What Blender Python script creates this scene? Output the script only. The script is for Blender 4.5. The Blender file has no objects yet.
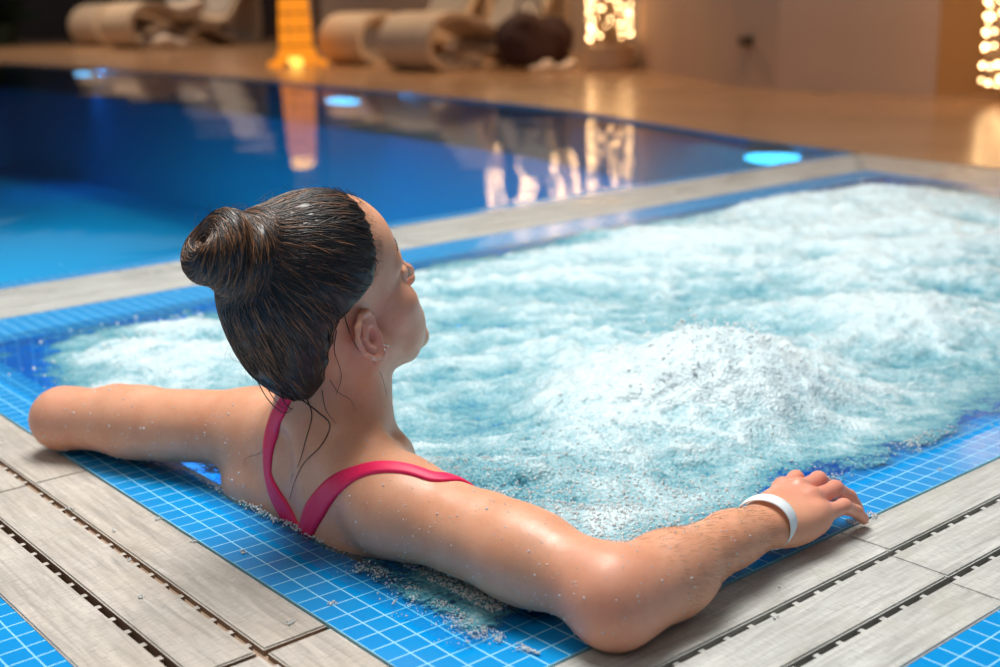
import bpy, bmesh, math, random
import numpy as np
from mathutils import Vector, Matrix
from mathutils.bvhtree import BVHTree

random.seed(7)
rng = np.random.default_rng(11)
scn = bpy.context.scene
COL = scn.collection

# ------------------------------------------------------------------ camera
CF, PITCH, ROLL, YAW = 1263.17, 0.256489681, -0.0241349486, 0.875389408
CAM = np.array([-0.74008, -0.76445, 0.58])
Fv = np.array([math.cos(YAW) * math.cos(PITCH), math.sin(YAW) * math.cos(PITCH), -math.sin(PITCH)])
Rv = np.array([math.sin(YAW), -math.cos(YAW), 0.0])
Uv = np.cross(Rv, Fv)
R2 = Rv * math.cos(ROLL) + Uv * math.sin(ROLL)
U2 = -Rv * math.sin(ROLL) + Uv * math.cos(ROLL)
cd = bpy.data.cameras.new('camera')
cam = bpy.data.objects.new('camera', cd)
COL.objects.link(cam)
cam.matrix_world = Matrix(((R2[0], U2[0], -Fv[0], CAM[0]), (R2[1], U2[1], -Fv[1], CAM[1]),
                           (R2[2], U2[2], -Fv[2], CAM[2]), (0, 0, 0, 1)))
cd.sensor_width = 36
cd.lens = CF * 36 / 1000
cd.clip_start = 0.05
cd.clip_end = 200
cd.dof.use_dof = True
cd.dof.focus_distance = 1.36
cd.dof.aperture_fstop = 3.6
scn.camera = cam

# ------------------------------------------------------------------ world, light, exposure
w = bpy.data.worlds.new('world')
scn.world = w
w.use_nodes = True
w.node_tree.nodes['Background'].inputs[0].default_value = (0.70, 0.74, 0.80, 1)
w.node_tree.nodes['Background'].inputs[1].default_value = 0.14


def area(name, loc, target, size, power, color, sy=None, spread=180):
    l = bpy.data.lights.new(name, 'AREA')
    l.energy = power
    l.color = color
    l.size = size
    if sy:
        l.shape = 'RECTANGLE'
        l.size_y = sy
    l.spread = math.radians(spread)
    o = bpy.data.objects.new(name, l)
    COL.objects.link(o)
    o.location = loc
    o.rotation_euler = (Vector(target) - Vector(loc)).to_track_quat('-Z', 'Y').to_euler()
    return o


def point(name, loc, power, color, r=0.1):
    l = bpy.data.lights.new(name, 'POINT')
    l.energy = power
    l.color = color
    l.shadow_soft_size = r
    o = bpy.data.objects.new(name, l)
    COL.objects.link(o)
    o.location = loc
    return o




def spot(name, loc, power, color, ang=120, r=0.15):
    l = bpy.data.lights.new(name, 'SPOT')
    l.energy = power
    l.color = color
    l.spot_size = math.radians(ang)
    l.spot_blend = 0.6
    l.shadow_soft_size = r
    o = bpy.data.objects.new(name, l)
    COL.objects.link(o)
    o.location = loc
    return o


area('skylight', (0.45, 1.15, 3.1), (0.2, 0.6, 0.0), 1.7, 132, (1.0, 0.96, 0.91), 1.7)
area('near_fill', (-1.9, -0.2, 2.7), (0.0, 0.5, 0.0), 1.6, 9, (1.0, 0.93, 0.86), 1.6)  # weak unseen fill on the camera side, softens the shading
spot('deck_downlight', (6.3, 8.3, 3.6), 260, (1.0, 0.66, 0.38), 130)
spot('deck_downlight', (4.6, 3.6, 3.4), 110, (1.0, 0.62, 0.36), 120)
spot('deck_downlight', (6.4, 13.0, 3.6), 260, (1.0, 0.66, 0.38), 130)
spot('deck_downlight', (7.5, 19.0, 3.8), 420, (1.0, 0.72, 0.48), 130)
for lx, ly, lp in ((3.45, 2.42, 14), (4.16, 6.75, 12), (4.72, 12.6, 18)):
    area('underwater_light', (lx - 0.03, ly, -0.06), (lx - 1.5, ly - 0.8, -0.75), 0.26, lp, (0.0, 0.42, 1.0), 0.04)
point('basin_fill', (1.6, 0.85, -0.45), 8, (0.3, 0.8, 1.0), 0.02)  # added points hidden below the foam, they brighten the basin walls
point('basin_fill', (0.45, 1.15, -0.40), 7, (0.3, 0.8, 1.0), 0.02)
area('pool_fill', (0.6, 6.5, -0.05), (0.6, 6.5, -3), 6.0, 270, (0.01, 1.0, 0.86), 8.0)  # added unseen sheet under the surface, brightens and tints the pool
scn.view_settings.view_transform = 'Standard'
scn.view_settings.look = 'None'
scn.view_settings.gamma = 1
scn.view_settings.use_curve_mapping = False
scn.view_settings.exposure = 0.35
scn.cycles.max_bounces = 8
scn.cycles.transparent_max_bounces = 12
scn.cycles.sample_clamp_indirect = 4
scn.cycles.caustics_reflective = False
scn.cycles.caustics_refractive = False
scn.cycles.use_denoising = True


# ------------------------------------------------------------------ materials
class NT:
    def __init__(self, name):
        self.m = bpy.data.materials.new(name)
        self.m.use_nodes = True
        self.t = self.m.node_tree
        self.t.nodes.clear()
        self.out = self.t.nodes.new('ShaderNodeOutputMaterial')

    def n(self, typ, **kw):
        nd = self.t.nodes.new('ShaderNode' + typ)
        ins = kw.pop('i', {})
        for k, v in kw.items():
            setattr(nd, k, v)
        for k, v in ins.items():
            self.put(nd.inputs[k], v)
        return nd

    def put(self, sock, v):
        if isinstance(v, bpy.types.NodeSocket):
            self.t.links.new(v, sock)
        elif isinstance(v, bpy.types.Node):
            self.t.links.new(v.outputs[0], sock)
        else:
            sock.default_value = v if not (isinstance(v, tuple) and len(v) == 3 and sock.type == 'RGBA') else (*v, 1)

    def math(self, op, a, b=0.0, c=None):
        nd = self.n('Math', operation=op)
        self.put(nd.inputs[0], a)
        self.put(nd.inputs[1], b)
        if c is not None:
            self.put(nd.inputs[2], c)
        return nd.outputs[0]

    def ramp(self, fac, stops, interp='LINEAR'):
        nd = self.n('ValToRGB')
        nd.color_ramp.interpolation = interp
        el = nd.color_ramp.elements
        while len(el) > 1:
            el.remove(el[-1])
        for k, (p, c) in enumerate(stops):
            e = el[0] if k == 0 else el.new(p)
            e.position = p
            e.color = (c, c, c, 1) if isinstance(c, (int, float)) else (*c, 1)
        self.put(nd.inputs[0], fac)
        return nd.outputs[0]

    def mix(self, f, a, b, blend='MIX'):
        nd = self.n('Mix', data_type='RGBA', blend_type=blend)
        self.put(nd.inputs[0], f)
        self.put(nd.inputs[6], a)
        self.put(nd.inputs[7], b)
        return nd.outputs[2]

    def coord(self, scale=(1, 1, 1), rot=(0, 0, 0)):
        tc = self.n('TexCoord')
        mp = self.n('Mapping')
        self.t.links.new(tc.outputs['Object'], mp.inputs[0])
        mp.inputs['Scale'].default_value = scale
        mp.inputs['Rotation'].default_value = rot
        return mp.outputs[0]

    def noise(self, vec, scale, detail=4, rough=0.5, dist=0.0):
        nd = self.n('TexNoise', i={'Scale': scale, 'Detail': detail, 'Roughness': rough, 'Distortion': dist})
        self.put(nd.inputs['Vector'], vec)
        return nd.outputs[0]

    def bump(self, h, strength=0.5, dist=0.001, normal=None):
        nd = self.n('Bump', i={'Strength': strength, 'Distance': dist})
        self.put(nd.inputs['Height'], h)
        if normal is not None:
            self.put(nd.inputs['Normal'], normal)
        return nd.outputs[0]

    def pbr(self, **kw):
        nd = self.n('BsdfPrincipled')
        for k, v in kw.items():
            self.put(nd.inputs[k.replace('_', ' ')], v)
        self.t.links.new(nd.outputs[0], self.out.inputs[0])
        return nd


def simple(name, col, rough=0.5, var=0.12, scale=30, bump=0.0, **kw):
    q = NT(name)
    v = q.coord()
    nz = q.noise(v, scale, 4)
    c2 = tuple(max(0, c * (1 - var * 2)) for c in col)
    c = q.mix(nz, c2, tuple(min(1, x * (1 + var)) for x in col))
    a = dict(Base_Color=c, Roughness=rough)
    if bump:
        a['Normal'] = q.bump(nz, 0.6, bump)
    q.pbr(**a, **kw)
    return q.m


def emissive(name, col, strength):
    q = NT(name)
    e = q.n('Emission', i={'Color': (*col, 1), 'Strength': strength})
    q.t.links.new(e.outputs[0], q.out.inputs[0])
    return q.m


def tile_mat(name, axes='xy', pitch=0.0262, col=(0.001, 0.265, 0.68), off=(0.0, 0.0), grout=(0.30, 0.72, 0.93), width=0.042, rough=0.16):
    q = NT(name)
    v = q.coord()
    sp = q.n('SeparateXYZ')
    q.put(sp.inputs[0], v)
    idx = {'x': 0, 'y': 1, 'z': 2}
    dist = []
    cells = []
    wob = q.noise(v, 9.0, 2)
    for a, o in zip(axes, off):
        s = sp.outputs[idx[a]]
        s = q.math('ADD', s, q.math('MULTIPLY', q.math('SUBTRACT', wob, 0.5), 0.003))
        u = q.math('DIVIDE', q.math('SUBTRACT', s, o), pitch)
        fr = q.math('FRACT', u)
        dist.append(q.math('ABSOLUTE', q.math('SUBTRACT', fr, 0.5)))
        cells.append(q.math('FLOOR', u))
    dm = q.math('MAXIMUM', dist[0], dist[1])
    line = q.n('MapRange', interpolation_type='SMOOTHSTEP',
               i={'From Min': 0.5 - width, 'From Max': 0.5 - width * 0.35})
    q.put(line.inputs[0], dm)
    wn = q.n('TexWhiteNoise', noise_dimensions='2D')
    cb = q.n('CombineXYZ')
    q.put(cb.inputs[0], cells[0])
    q.put(cb.inputs[1], cells[1])
    q.put(wn.inputs['Vector'], cb)
    base = q.mix(q.math('MULTIPLY', wn.outputs[0], 0.5), col, (col[0] + 0.004, col[1] * 1.22, min(1, col[2] * 1.12)))
    c = q.mix(line.outputs[0], base, grout)
    h = q.math('SUBTRACT', q.math('MULTIPLY', q.noise(v, 60, 3), 0.25), line.outputs[0])
    q.pbr(Base_Color=c, Roughness=q.math('MULTIPLY_ADD', line.outputs[0], 0.3, rough), Normal=q.bump(h, 0.35, 0.0006))
    return q.m


def plank_mat(name, tint=(0.53, 0.49, 0.43), rot=0.0, seed=0.0):
    q = NT(name)
    tc = q.n('TexCoord')
    mp = q.n('Mapping')
    q.t.links.new(tc.outputs['Object'], mp.inputs[0])
    mp.inputs['Rotation'].default_value = (0, 0, rot)
    mp.inputs['Location'].default_value = (seed, seed * 1.7, 0)
    mp.inputs['Scale'].default_value = (1, 1, 1)
    st = q.n('Mapping')
    q.put(st.inputs[0], mp.outputs[0])
    st.inputs['Scale'].default_value = (22, 1.6, 4)   # grain runs along local y after the rotation
    g1 = q.noise(st.outputs[0], 6, 6, 0.65, 0.6)
    g2 = q.noise(mp.outputs[0], 9, 5, 0.6, 0.8)
    st2 = q.n('Mapping')
    q.put(st2.inputs[0], mp.outputs[0])
    st2.inputs['Scale'].default_value = (5, 30, 4)    # saw marks across
    g3 = q.noise(st2.outputs[0], 14, 4, 0.7, 0.4)
    c = q.mix(q.ramp(g1, [(0.3, 0), (0.7, 1)]), tuple(x * 0.66 for x in tint), tuple(min(1, x * 1.24) for x in tint))
    c = q.mix(q.ramp(g2, [(0.45, 0), (0.75, 0.45)]), c, tuple(x * f for x, f in zip(tint, (0.88, 0.80, 0.70))))
    c = q.mix(q.math('MULTIPLY', q.ramp(g3, [(0.50, 0), (0.66, 1)]), 0.55), c, tuple(x * 0.50 for x in tint))
    hh = q.math('ADD', q.math('MULTIPLY', g1, 0.6), q.math('MULTIPLY', g3, 0.5))
    wet = q.ramp(q.noise(mp.outputs[0], 5, 3), [(0.4, 0.55), (0.62, 0.24)])
    q.pbr(Base_Color=c, Roughness=wet, Normal=q.bump(hh, 0.8, 0.0016))
    return q.m


M = {}
M['tile'] = tile_mat('blue_mosaic', off=(-0.158, 0.0))
M['tile_far'] = tile_mat('blue_mosaic_rim_far', off=(-0.158, 0.007))
M['tile_xz'] = tile_mat('blue_mosaic_wall_x', 'xz')
M['tile_yz'] = tile_mat('blue_mosaic_wall_y', 'yz')
M['tile_deep'] = tile_mat('deep_pool_mosaic', 'xy', 0.05, (0.0, 0.26, 0.62), grout=(0.02, 0.38, 0.72), rough=0.65)
M['plank_y'] = [plank_mat('stone_plank_y_%d' % i, (0.54, 0.505, 0.455), 0.0, i * 3.1) for i in range(4)]
M['plank_x'] = [plank_mat('stone_plank_x_%d' % i, (0.53, 0.55, 0.53), math.pi / 2, 5 + i * 2.3) for i in range(4)]
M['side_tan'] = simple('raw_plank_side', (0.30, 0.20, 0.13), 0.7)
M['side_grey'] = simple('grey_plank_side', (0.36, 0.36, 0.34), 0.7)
M['gutter'] = simple('gutter_dark', (0.012, 0.010, 0.009), 0.7)
M['groove'] = simple('groove_brown', (0.42, 0.29, 0.20), 0.7)
M['deck'] = simple('polished_tan_stone', (0.50, 0.30, 0.165), 0.22, 0.16, 1.2)
M['wall'] = simple('beige_plaster', (0.46, 0.32, 0.24), 0.75, 0.06, 2.0)
M['wall_ochre'] = simple('ochre_plaster', (0.42, 0.21, 0.07), 0.7, 0.06, 2.0)
M['wall_dark'] = simple('dark_brown_panel', (0.05, 0.028, 0.02), 0.6, 0.1, 3.0)
M['wall_mid'] = simple('taupe_plaster', (0.30, 0.235, 0.20), 0.75, 0.06, 2.0)
M['white_plastic'] = simple('matt_white_band', (0.80, 0.87, 0.90), 0.45, 0.03, 200)


# ------------------------------------------------------------------ mesh helpers
def link(name, me, mat=None, parent=None, smooth=False):
    if mat is not None:
        me.materials.append(mat)
    o = bpy.data.objects.new(name, me)
    COL.objects.link(o)
    if parent is not None:
        o.parent = parent
    if smooth:
        me.polygons.foreach_set('use_smooth', [True] * len(me.polygons))
    return o


def tag(o, label=None, cat=None, group=None, kind=None):
    for k, v in (('label', label), ('category', cat), ('group', group), ('kind', kind)):
        if v:
            o[k] = v
    return o


def mesh_from(name, verts, faces):
    me = bpy.data.meshes.new(name)
    me.from_pydata([tuple(v) for v in verts], [], [tuple(f) for f in faces])
    me.update()
    return me


def np_mesh(name, V, Fq):
    """fast mesh from numpy vertices and equal-size faces"""
    me = bpy.data.meshes.new(name)
    k = Fq.shape[1]
    me.vertices.add(len(V))
    me.vertices.foreach_set('co', np.ascontiguousarray(V, dtype=np.float32).ravel())
    me.loops.add(Fq.size)
    me.loops.foreach_set('vertex_index', np.ascontiguousarray(Fq, dtype=np.int32).ravel())
    me.polygons.add(len(Fq))
    me.polygons.foreach_set('loop_start', np.arange(0, Fq.size, k, dtype=np.int32))
    me.update(calc_edges=True)
    me.validate()
    return me


def bm_box(bm, x0, x1, y0, y1, z0, z1):
    vs = [bm.verts.new(p) for p in ((x0, y0, z0), (x1, y0, z0), (x1, y1, z0), (x0, y1, z0),
                                    (x0, y0, z1), (x1, y0, z1), (x1, y1, z1), (x0, y1, z1))]
    fs = []
    for f in ((0, 3, 2, 1), (4, 5, 6, 7), (0, 1, 5, 4), (1, 2, 6, 5), (2, 3, 7, 6), (3, 0, 4, 7)):
        fs.append(bm.faces.new([vs[i] for i in f]))
    return vs, fs


def bm_obj(name, bm, mat, parent=None, smooth=False):
    bmesh.ops.recalc_face_normals(bm, faces=bm.faces[:])
    me = bpy.data.meshes.new(name)
    bm.to_mesh(me)
    bm.free()
    return link(name, me, mat, parent, smooth)


def prism(name, poly, z0, z1, mat, parent=None):
    bm = bmesh.new()
    b = [bm.verts.new((x, y, z0)) for x, y in poly]
    t = [bm.verts.new((x, y, z1)) for x, y in poly]
    bm.faces.new(b[::-1])
    bm.faces.new(t)
    n = len(poly)
    for i in range(n):
        bm.faces.new((b[i], b[(i + 1) % n], t[(i + 1) % n], t[i]))
    return bm_obj(name, bm, mat, parent)


# ------------------------------------------------------------------ signed-distance modelling
def cone(a, b, ra, rb, k=0.01, sub=False):
    return ('c', np.array(a, float), np.array(b, float), ra, rb, k, sub)


def ell(c, r, Rm=None, k=0.01, sub=False):
    return ('e', np.array(c, float), np.array(r, float), np.eye(3) if Rm is None else np.array(Rm, float), None, k, sub)


def sdist(p, P):
    if p[0] == 'c':
        a, b, ra, rb = p[1:5]
        ab = b - a
        t = np.clip(((P - a) @ ab) / max(ab @ ab, 1e-12), 0, 1)
        return np.linalg.norm(P - a - t[:, None] * ab, axis=1) - (ra + (rb - ra) * t)
    c, r, Rm = p[1:4]
    q = (P - c) @ Rm
    k0 = np.linalg.norm(q / r, axis=1)
    k1 = np.linalg.norm(q / (r * r), axis=1) + 1e-9
    far = np.linalg.norm(q, axis=1) - r.max()
    return np.maximum(k0 * (k0 - 1.0) / k1, far)


def smin(a, b, k):
    h = np.clip(0.5 + 0.5 * (b - a) / k, 0, 1)
    return b + (a - b) * h - k * h * (1 - h)


def evalp(prims, P):
    d = np.full(len(P), 1.0)
    for p in prims:
        s = sdist(p, P)
        if p[6]:
            d = -smin(-d, s, p[5])
        else:
            d = smin(d, s, p[5]) if p[5] > 0 else np.minimum(d, s)
    return d


def polygonise(prims, lo, hi, h, displace=None, smooth_it=2, post=None):
    """block-sparse surface nets"""
    B = 14
    lo = np.array(lo, float)
    n = np.ceil((np.array(hi) - lo) / (h * B)).astype(int)
    g = np.arange(B + 1)
    loc = np.stack(np.meshgrid(g, g, g, indexing='ij'), -1).reshape(-1, 3)
    bc = np.stack(np.meshgrid(*[np.arange(k) for k in n], indexing='ij'), -1).reshape(-1, 3)
    cen = lo + (bc * B + B / 2) * h
    D = np.stack([sdist(p, cen) for p in prims], 1)
    br = B * h * 0.5 * math.sqrt(3)
    adds = np.array([not p[6] for p in prims])
    dmin = D[:, adds].min(1)
    BIG = 1 << 12
    keys, pts, quads = [], [], []
    act = np.where(dmin < br * 1.3 + 0.01)[0]
    for bi in act:
        keep = [p for j, p in enumerate(prims) if D[bi, j] < dmin[bi] + 2 * br + p[5] * 1.5 or (p[6] and D[bi, j] < br + p[5])]
        if dmin[bi] < -br * 1.4 - 0.02 and not any(p[6] for p in keep):
            continue
        base = bc[bi] * B
        P = lo + (base + loc) * h
        d = evalp(keep, P)
        if displace is not None:
            d = d + displace(P)
        if post is not None:
            d = post(P, d)
        d = d.reshape(B + 1, B + 1, B + 1)
        s = d < 0
        if s.all() or not s.any():
            continue
        cs = np.zeros((B, B, B), int)
        acc = np.zeros((B, B, B, 3))
        cnt = np.zeros((B, B, B))
        for dx in (0, 1):
            for dy in (0, 1):
                for dz in (0, 1):
                    cs += s[dx:B + dx, dy:B + dy, dz:B + dz]
        for ax in range(3):
            o = [a for a in range(3) if a != ax]
            for u in (0, 1):
                for v in (0, 1):
                    s0 = [slice(0, B)] * 3
                    s0[o[0]] = slice(u, B + u)
                    s0[o[1]] = slice(v, B + v)
                    s1 = list(s0)
                    s1[ax] = slice(1, B + 1)
                    d0, d1 = d[tuple(s0)], d[tuple(s1)]
                    cr = (d0 < 0) != (d1 < 0)
                    t = np.where(cr, d0 / np.where(cr, d0 - d1, 1), 0)
                    off = np.zeros((B, B, B, 3))
                    off[..., ax] = t
                    off[..., o[0]] = u
                    off[..., o[1]] = v
                    acc += off * cr[..., None]
                    cnt += cr
        m = (cs > 0) & (cs < 8)
        idx = np.argwhere(m)
        gi = idx + base + 1
        keys.append((gi[:, 0] * BIG + gi[:, 1]) * BIG + gi[:, 2])
        pts.append(lo + (idx + base + acc[m] / cnt[m][:, None]) * h)
        for ax in range(3):
            o = [(ax + 1) % 3, (ax + 2) % 3]
            s1 = [slice(0, B)] * 3
            s1[ax] = slice(1, B + 1)
            a0 = s[:B, :B, :B]
            a1 = s[tuple(s1)]
            cr = np.argwhere(a0 != a1)
            if not len(cr):
                continue
            inside = a0[tuple(cr.T)]
            gc = cr + base + 1
            q = []
            for (u, v) in ((-1, -1), (0, -1), (0, 0), (-1, 0)):
                c = gc.copy()
                c[:, o[0]] += u
                c[:, o[1]] += v
                q.append((c[:, 0] * BIG + c[:, 1]) * BIG + c[:, 2])
            q = np.stack(q, 1)
            q[~inside] = q[~inside][:, ::-1]
            quads.append(q)
    keys = np.concatenate(keys)
    pts = np.concatenate(pts)
    quads = np.concatenate(quads)
    od = np.argsort(keys)
    keys, pts = keys[od], pts[od]
    pos = np.searchsorted(keys, quads)
    pos = np.clip(pos, 0, len(keys) - 1)
    ok = (keys[pos] == quads).all(1)
    Fq = pos[ok]
    # light Laplacian smoothing
    e = np.concatenate([Fq[:, [0, 1]], Fq[:, [1, 2]], Fq[:, [2, 3]], Fq[:, [3, 0]]])
    for _ in range(smooth_it):
        s = np.zeros_like(pts)
        c = np.zeros(len(pts))
        for a, b in ((0, 1), (1, 0)):
            for ax in range(3):
                s[:, ax] += np.bincount(e[:, a], pts[e[:, b], ax], len(pts))
            c += np.bincount(e[:, a], minlength=len(pts))
        pts = pts * 0.5 + 0.5 * s / np.maximum(c, 1)[:, None]
    return pts, Fq


def largest(V, Q):
    """keep the biggest connected piece"""
    lab = np.arange(len(V))
    while True:
        m = lab[Q].min(1)
        new = lab.copy()
        for k in range(4):
            np.minimum.at(new, Q[:, k], m)
        new = new[new]
        if (new == lab).all():
            break
        lab = new
    u, c = np.unique(lab[Q[:, 0]], return_counts=True)
    keep = Q[lab[Q[:, 0]] == u[c.argmax()]]
    vi, inv = np.unique(keep, return_inverse=True)
    return V[vi], inv.reshape(-1, 4)


def vnoise(P, freq, seed=0):
    """3-D value noise in numpy, -1..1"""
    Q = P * freq + seed * 17.31
    i = np.floor(Q).astype(np.int64)
    f = Q - i
    f = f * f * (3 - 2 * f)

    def hsh(ix, iy, iz):
        n = (ix * 374761393 + iy * 668265263 + iz * 2147483647 + seed * 974711) & 0xFFFFFFFF
        n = ((n ^ (n >> 13)) * 1274126177) & 0xFFFFFFFF
        n = n ^ (n >> 16)
        return (n & 0xFFFF) / 32767.5 - 1
    r = 0
    for dx in (0, 1):
        for dy in (0, 1):
            for dz in (0, 1):
                wgt = (f[:, 0] if dx else 1 - f[:, 0]) * (f[:, 1] if dy else 1 - f[:, 1]) * (f[:, 2] if dz else 1 - f[:, 2])
                r = r + wgt * hsh(i[:, 0] + dx, i[:, 1] + dy, i[:, 2] + dz)
    return r


def fbm(P, freq, octs=4, seed=0, gain=0.5, ridge=False):
    r, a = 0, 1.0
    for k in range(octs):
        v = vnoise(P, freq, seed + k * 7)
        r = r + a * ((1 - 2 * np.abs(v)) if ridge else v)
        freq *= 2.03
        a *= gain
    return r


def tubes(paths, radii, sides=5, closed=False):
    """one mesh of many tapered tubes; paths: list of (n,3) arrays, radii: list of n arrays"""
    V, Q = [], []
    base = 0
    ang = np.arange(sides) * 2 * math.pi / sides
    for p, r in zip(paths, radii):
        p = np.asarray(p, float)
        n = len(p)
        t = np.gradient(p, axis=0)
        t /= np.linalg.norm(t, axis=1)[:, None] + 1e-12
        ref = np.array([0.31, 0.17, 0.93])
        u = np.cross(t, ref)
        u /= np.linalg.norm(u, axis=1)[:, None] + 1e-12
        v = np.cross(t, u)
        r = np.broadcast_to(r, (n,))
        ring = p[:, None, :] + r[:, None, None] * (np.cos(ang)[None, :, None] * u[:, None, :] + np.sin(ang)[None, :, None] * v[:, None, :])
        V.append(ring.reshape(-1, 3))
        i = np.arange(n - 1)[:, None] * sides
        j = np.arange(sides)[None, :]
        j2 = (j + 1) % sides
        Q.append(np.stack([base + i + j, base + i + j2, base + i + sides + j2, base + i + sides + j], -1).reshape(-1, 4))
        base += n * sides
    return np.concatenate(V), np.concatenate(Q)

# ------------------------------------------------------------------ setting: whirlpool rim, basin, planks
IN = 0.104          # rim is four tiles wide
X0, X1F, X1N = -0.158, 2.97, 2.62    # outer rim, far and near end of the right side
YF = 1.72
outer = [(X0, 0.0), (X1N, 0.0), (X1F, YF), (X0, YF)]
INF = 0.17      # the far side is wider
inner = [(X0 + IN, IN), (X1N - IN * 1.1, IN), (X1F - IN * 1.3, YF - INF), (X0 + IN, YF - INF)]


def rim_seg(name, a, b, c, d, mat):
    # slab between outer edge a-b and inner edge d-c with an eased inner nose
    bm = bmesh.new()
    top = [bm.verts.new((*p, 0.0)) for p in (a, b)]
    ins = [bm.verts.new((*p, -0.003)) for p in (c, d)]
    low = [bm.verts.new((*p, -0.09)) for p in (a, b, c, d)]
    bm.faces.new((top[0], top[1], ins[0], ins[1]))
    bm.faces.new((low[3], low[2], low[1], low[0]))
    bm.faces.new((top[1], top[0], low[0], low[1]))
    bm.faces.new((ins[1], ins[0], low[2], low[3]))
    bm.faces.new((top[0], ins[1], low[3], low[0]))
    bm.faces.new((ins[0], top[1], low[1], low[2]))
    return tag(bm_obj(name, bm, mat), kind='structure')


rim_seg('trim_1', outer[3], outer[0], inner[0], inner[3], M['tile'])
rim_seg('trim_2', outer[0], outer[1], inner[1], inner[0], M['tile'])
rim_seg('trim_3', outer[1], outer[2], inner[2], inner[1], M['tile_far'])
rim_seg('trim_4', outer[2], outer[3], inner[3], inner[2], M['tile_far'])
# basin walls and floor under water
BZ = -0.85


def quad(name, pts, mat, kind='structure'):
    me = mesh_from(name, pts, [(0, 1, 2, 3)] if len(pts) == 4 else [tuple(range(len(pts)))])
    return tag(link(name, me, mat), kind=kind)


i0, i1, i2, i3 = inner
for k, (nm, p, q, mt) in enumerate((('wall_basin_left', i3, i0, 'tile_yz'), ('wall_basin_near', i0, i1, 'tile_xz'),
                                    ('wall_basin_right', i1, i2, 'tile_yz'), ('wall_basin_far', i2, i3, 'tile_xz'))):
    quad(nm, [(*p, BZ), (*q, BZ), (*q, -0.09), (*p, -0.09)], M[mt])
quad('floor_basin', [(*p, BZ) for p in inner], M['tile'])


def comb_plank(name, along, a0, a1, c0, c1, mat, peg_side, peg=0.0, pitch=0.035, ztop=-0.001, bev=0.0018, side=None):
    """stone plank running along axis 'along' from a0 to a1, across c0..c1; small spacer pegs stick out on one side"""
    bm = bmesh.new()
    bm_box(bm, min(c0, c1), max(c0, c1), a0, a1, ztop - 0.022, ztop)
    bmesh.ops.bevel(bm, geom=[e for e in bm.edges if all(v.co.z > ztop - 0.001 for v in e.verts)], offset=bev, segments=3, affect='EDGES')
    if peg > 0:
        ce = c0 if peg_side < 0 else c1
        y = a0 + pitch * 0.6
        while y < a1 - 0.01:
            bm_box(bm, min(ce, ce + peg_side * peg), max(ce, ce + peg_side * peg), y - 0.0036, y + 0.0036, ztop - 0.018, ztop - 0.0030)
            y += pitch
    if along == 'x':
        for v in bm.verts:
            v.co = Vector((v.co.y, v.co.x, v.co.z))
    o = bm_obj(name, bm, mat)
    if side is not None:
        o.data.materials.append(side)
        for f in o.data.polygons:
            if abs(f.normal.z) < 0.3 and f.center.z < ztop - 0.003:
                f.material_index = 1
    return tag(o, kind='structure')


G = 0.0062
ntrim = [5]


def nm():
    ntrim[0] += 1
    return 'trim_%d' % ntrim[0]


# left side rows (run along y, going away from the rim towards -x)
rows_l = [(-0.1595, -0.2290), (-0.2375, -0.3020), (-0.3110, -0.3740)]
joints = [-0.375, 0.2035, 0.783, 1.363, 1.94, 2.52]
for r, (c1, c0) in enumerate(rows_l):
    for k in range(len(joints) - 1):
        g = 0.006 if k == 0 else 0.0012
        e0, e1 = joints[k] + (0.0012 if k else 0), joints[k + 1] - (0.0062 if k == 0 else 0.0012)
        if k == 0:
            e0 = -0.16 - (r * 0.074)
        comb_plank(nm(), 'y', e0, e1, c0, c1, M['plank_y'][(r * 2 + k) % 4], 1, G if r > 0 else 0, side=M['side_tan'])
# right side rows (run along x, away from the rim towards -y)
rows_r = [(-0.0015, -0.0660), (-0.0745, -0.1420), (-0.1505, -0.2130)]
jr = [-0.16, 0.382, 0.962, 1.54, 2.12, 2.7]
for r, (c1, c0) in enumerate(rows_r):
    sh = -0.012 * r
    for k in range(len(jr) - 1):
        e0, e1 = jr[k] + 0.0010 + (sh if k else -0.07 * r), jr[k + 1] - 0.0010 + sh
        if k == 0:
            e0 = -0.158
        comb_plank(nm(), 'x', e0, e1, c0, c1, M['plank_x'][(r + k) % 4], 1, G if r > 0 else 0, side=M['side_grey'])
# gutters below the planks: first groove shallow and brown, second open and dark
tag(prism('trim_60', [(-0.242, -0.3), (-0.160, -0.3), (-0.160, 2.5), (-0.242, 2.5)], -0.020, -0.0085, M['groove']), kind='structure')
tag(prism('trim_61', [(-0.158, -0.079), (2.7, -0.079), (2.7, -0.001), (-0.158, -0.001)], -0.020, -0.0085, M['side_grey']), kind='structure')
tag(prism('floor_gutter', [(-0.40, -0.24), (2.7, -0.24), (2.7, -0.081), (-0.243, -0.081), (-0.243, 2.5), (-0.40, 2.5)], -0.10, -0.055, M['gutter']), kind='structure')
# outer blue strip
tag(prism('floor_mosaic_outer', [(-3.0, -3.0), (4.0, -3.0), (4.0, -0.2135), (-0.3745, -0.2135), (-0.3745, 3.0), (-3.0, 3.0)], -0.06, -0.003, M['tile']), kind='structure')
# far kerb: planks between the whirlpool and the swimming pool
yk = [1.724, 1.815, 1.912, 2.010]
for r in range(3):
    ex = X0 - 0.02
    xs = [-1.2, -0.62, -0.04, 0.54, 1.12, 1.70, 2.28, 2.86 + 0.08 * r, 3.02 + 0.14 * r]
    for k in range(len(xs) - 1):
        comb_plank(nm(), 'x', xs[k] + 0.001, xs[k + 1] - 0.001, yk[r] + 0.003, yk[r + 1] - 0.003, M['plank_x'][(r + k) % 4], 1, 0)
tag(prism('trim_62', [(-1.2, 1.722), (3.0, 1.722), (3.4, 2.02), (-1.2, 2.02)], -0.2, -0.010, M['groove']), kind='structure')
# far right kerb
def lerp2(a, b, t):
    return (a[0] + (b[0] - a[0]) * t, a[1] + (b[1] - a[1]) * t)


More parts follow.
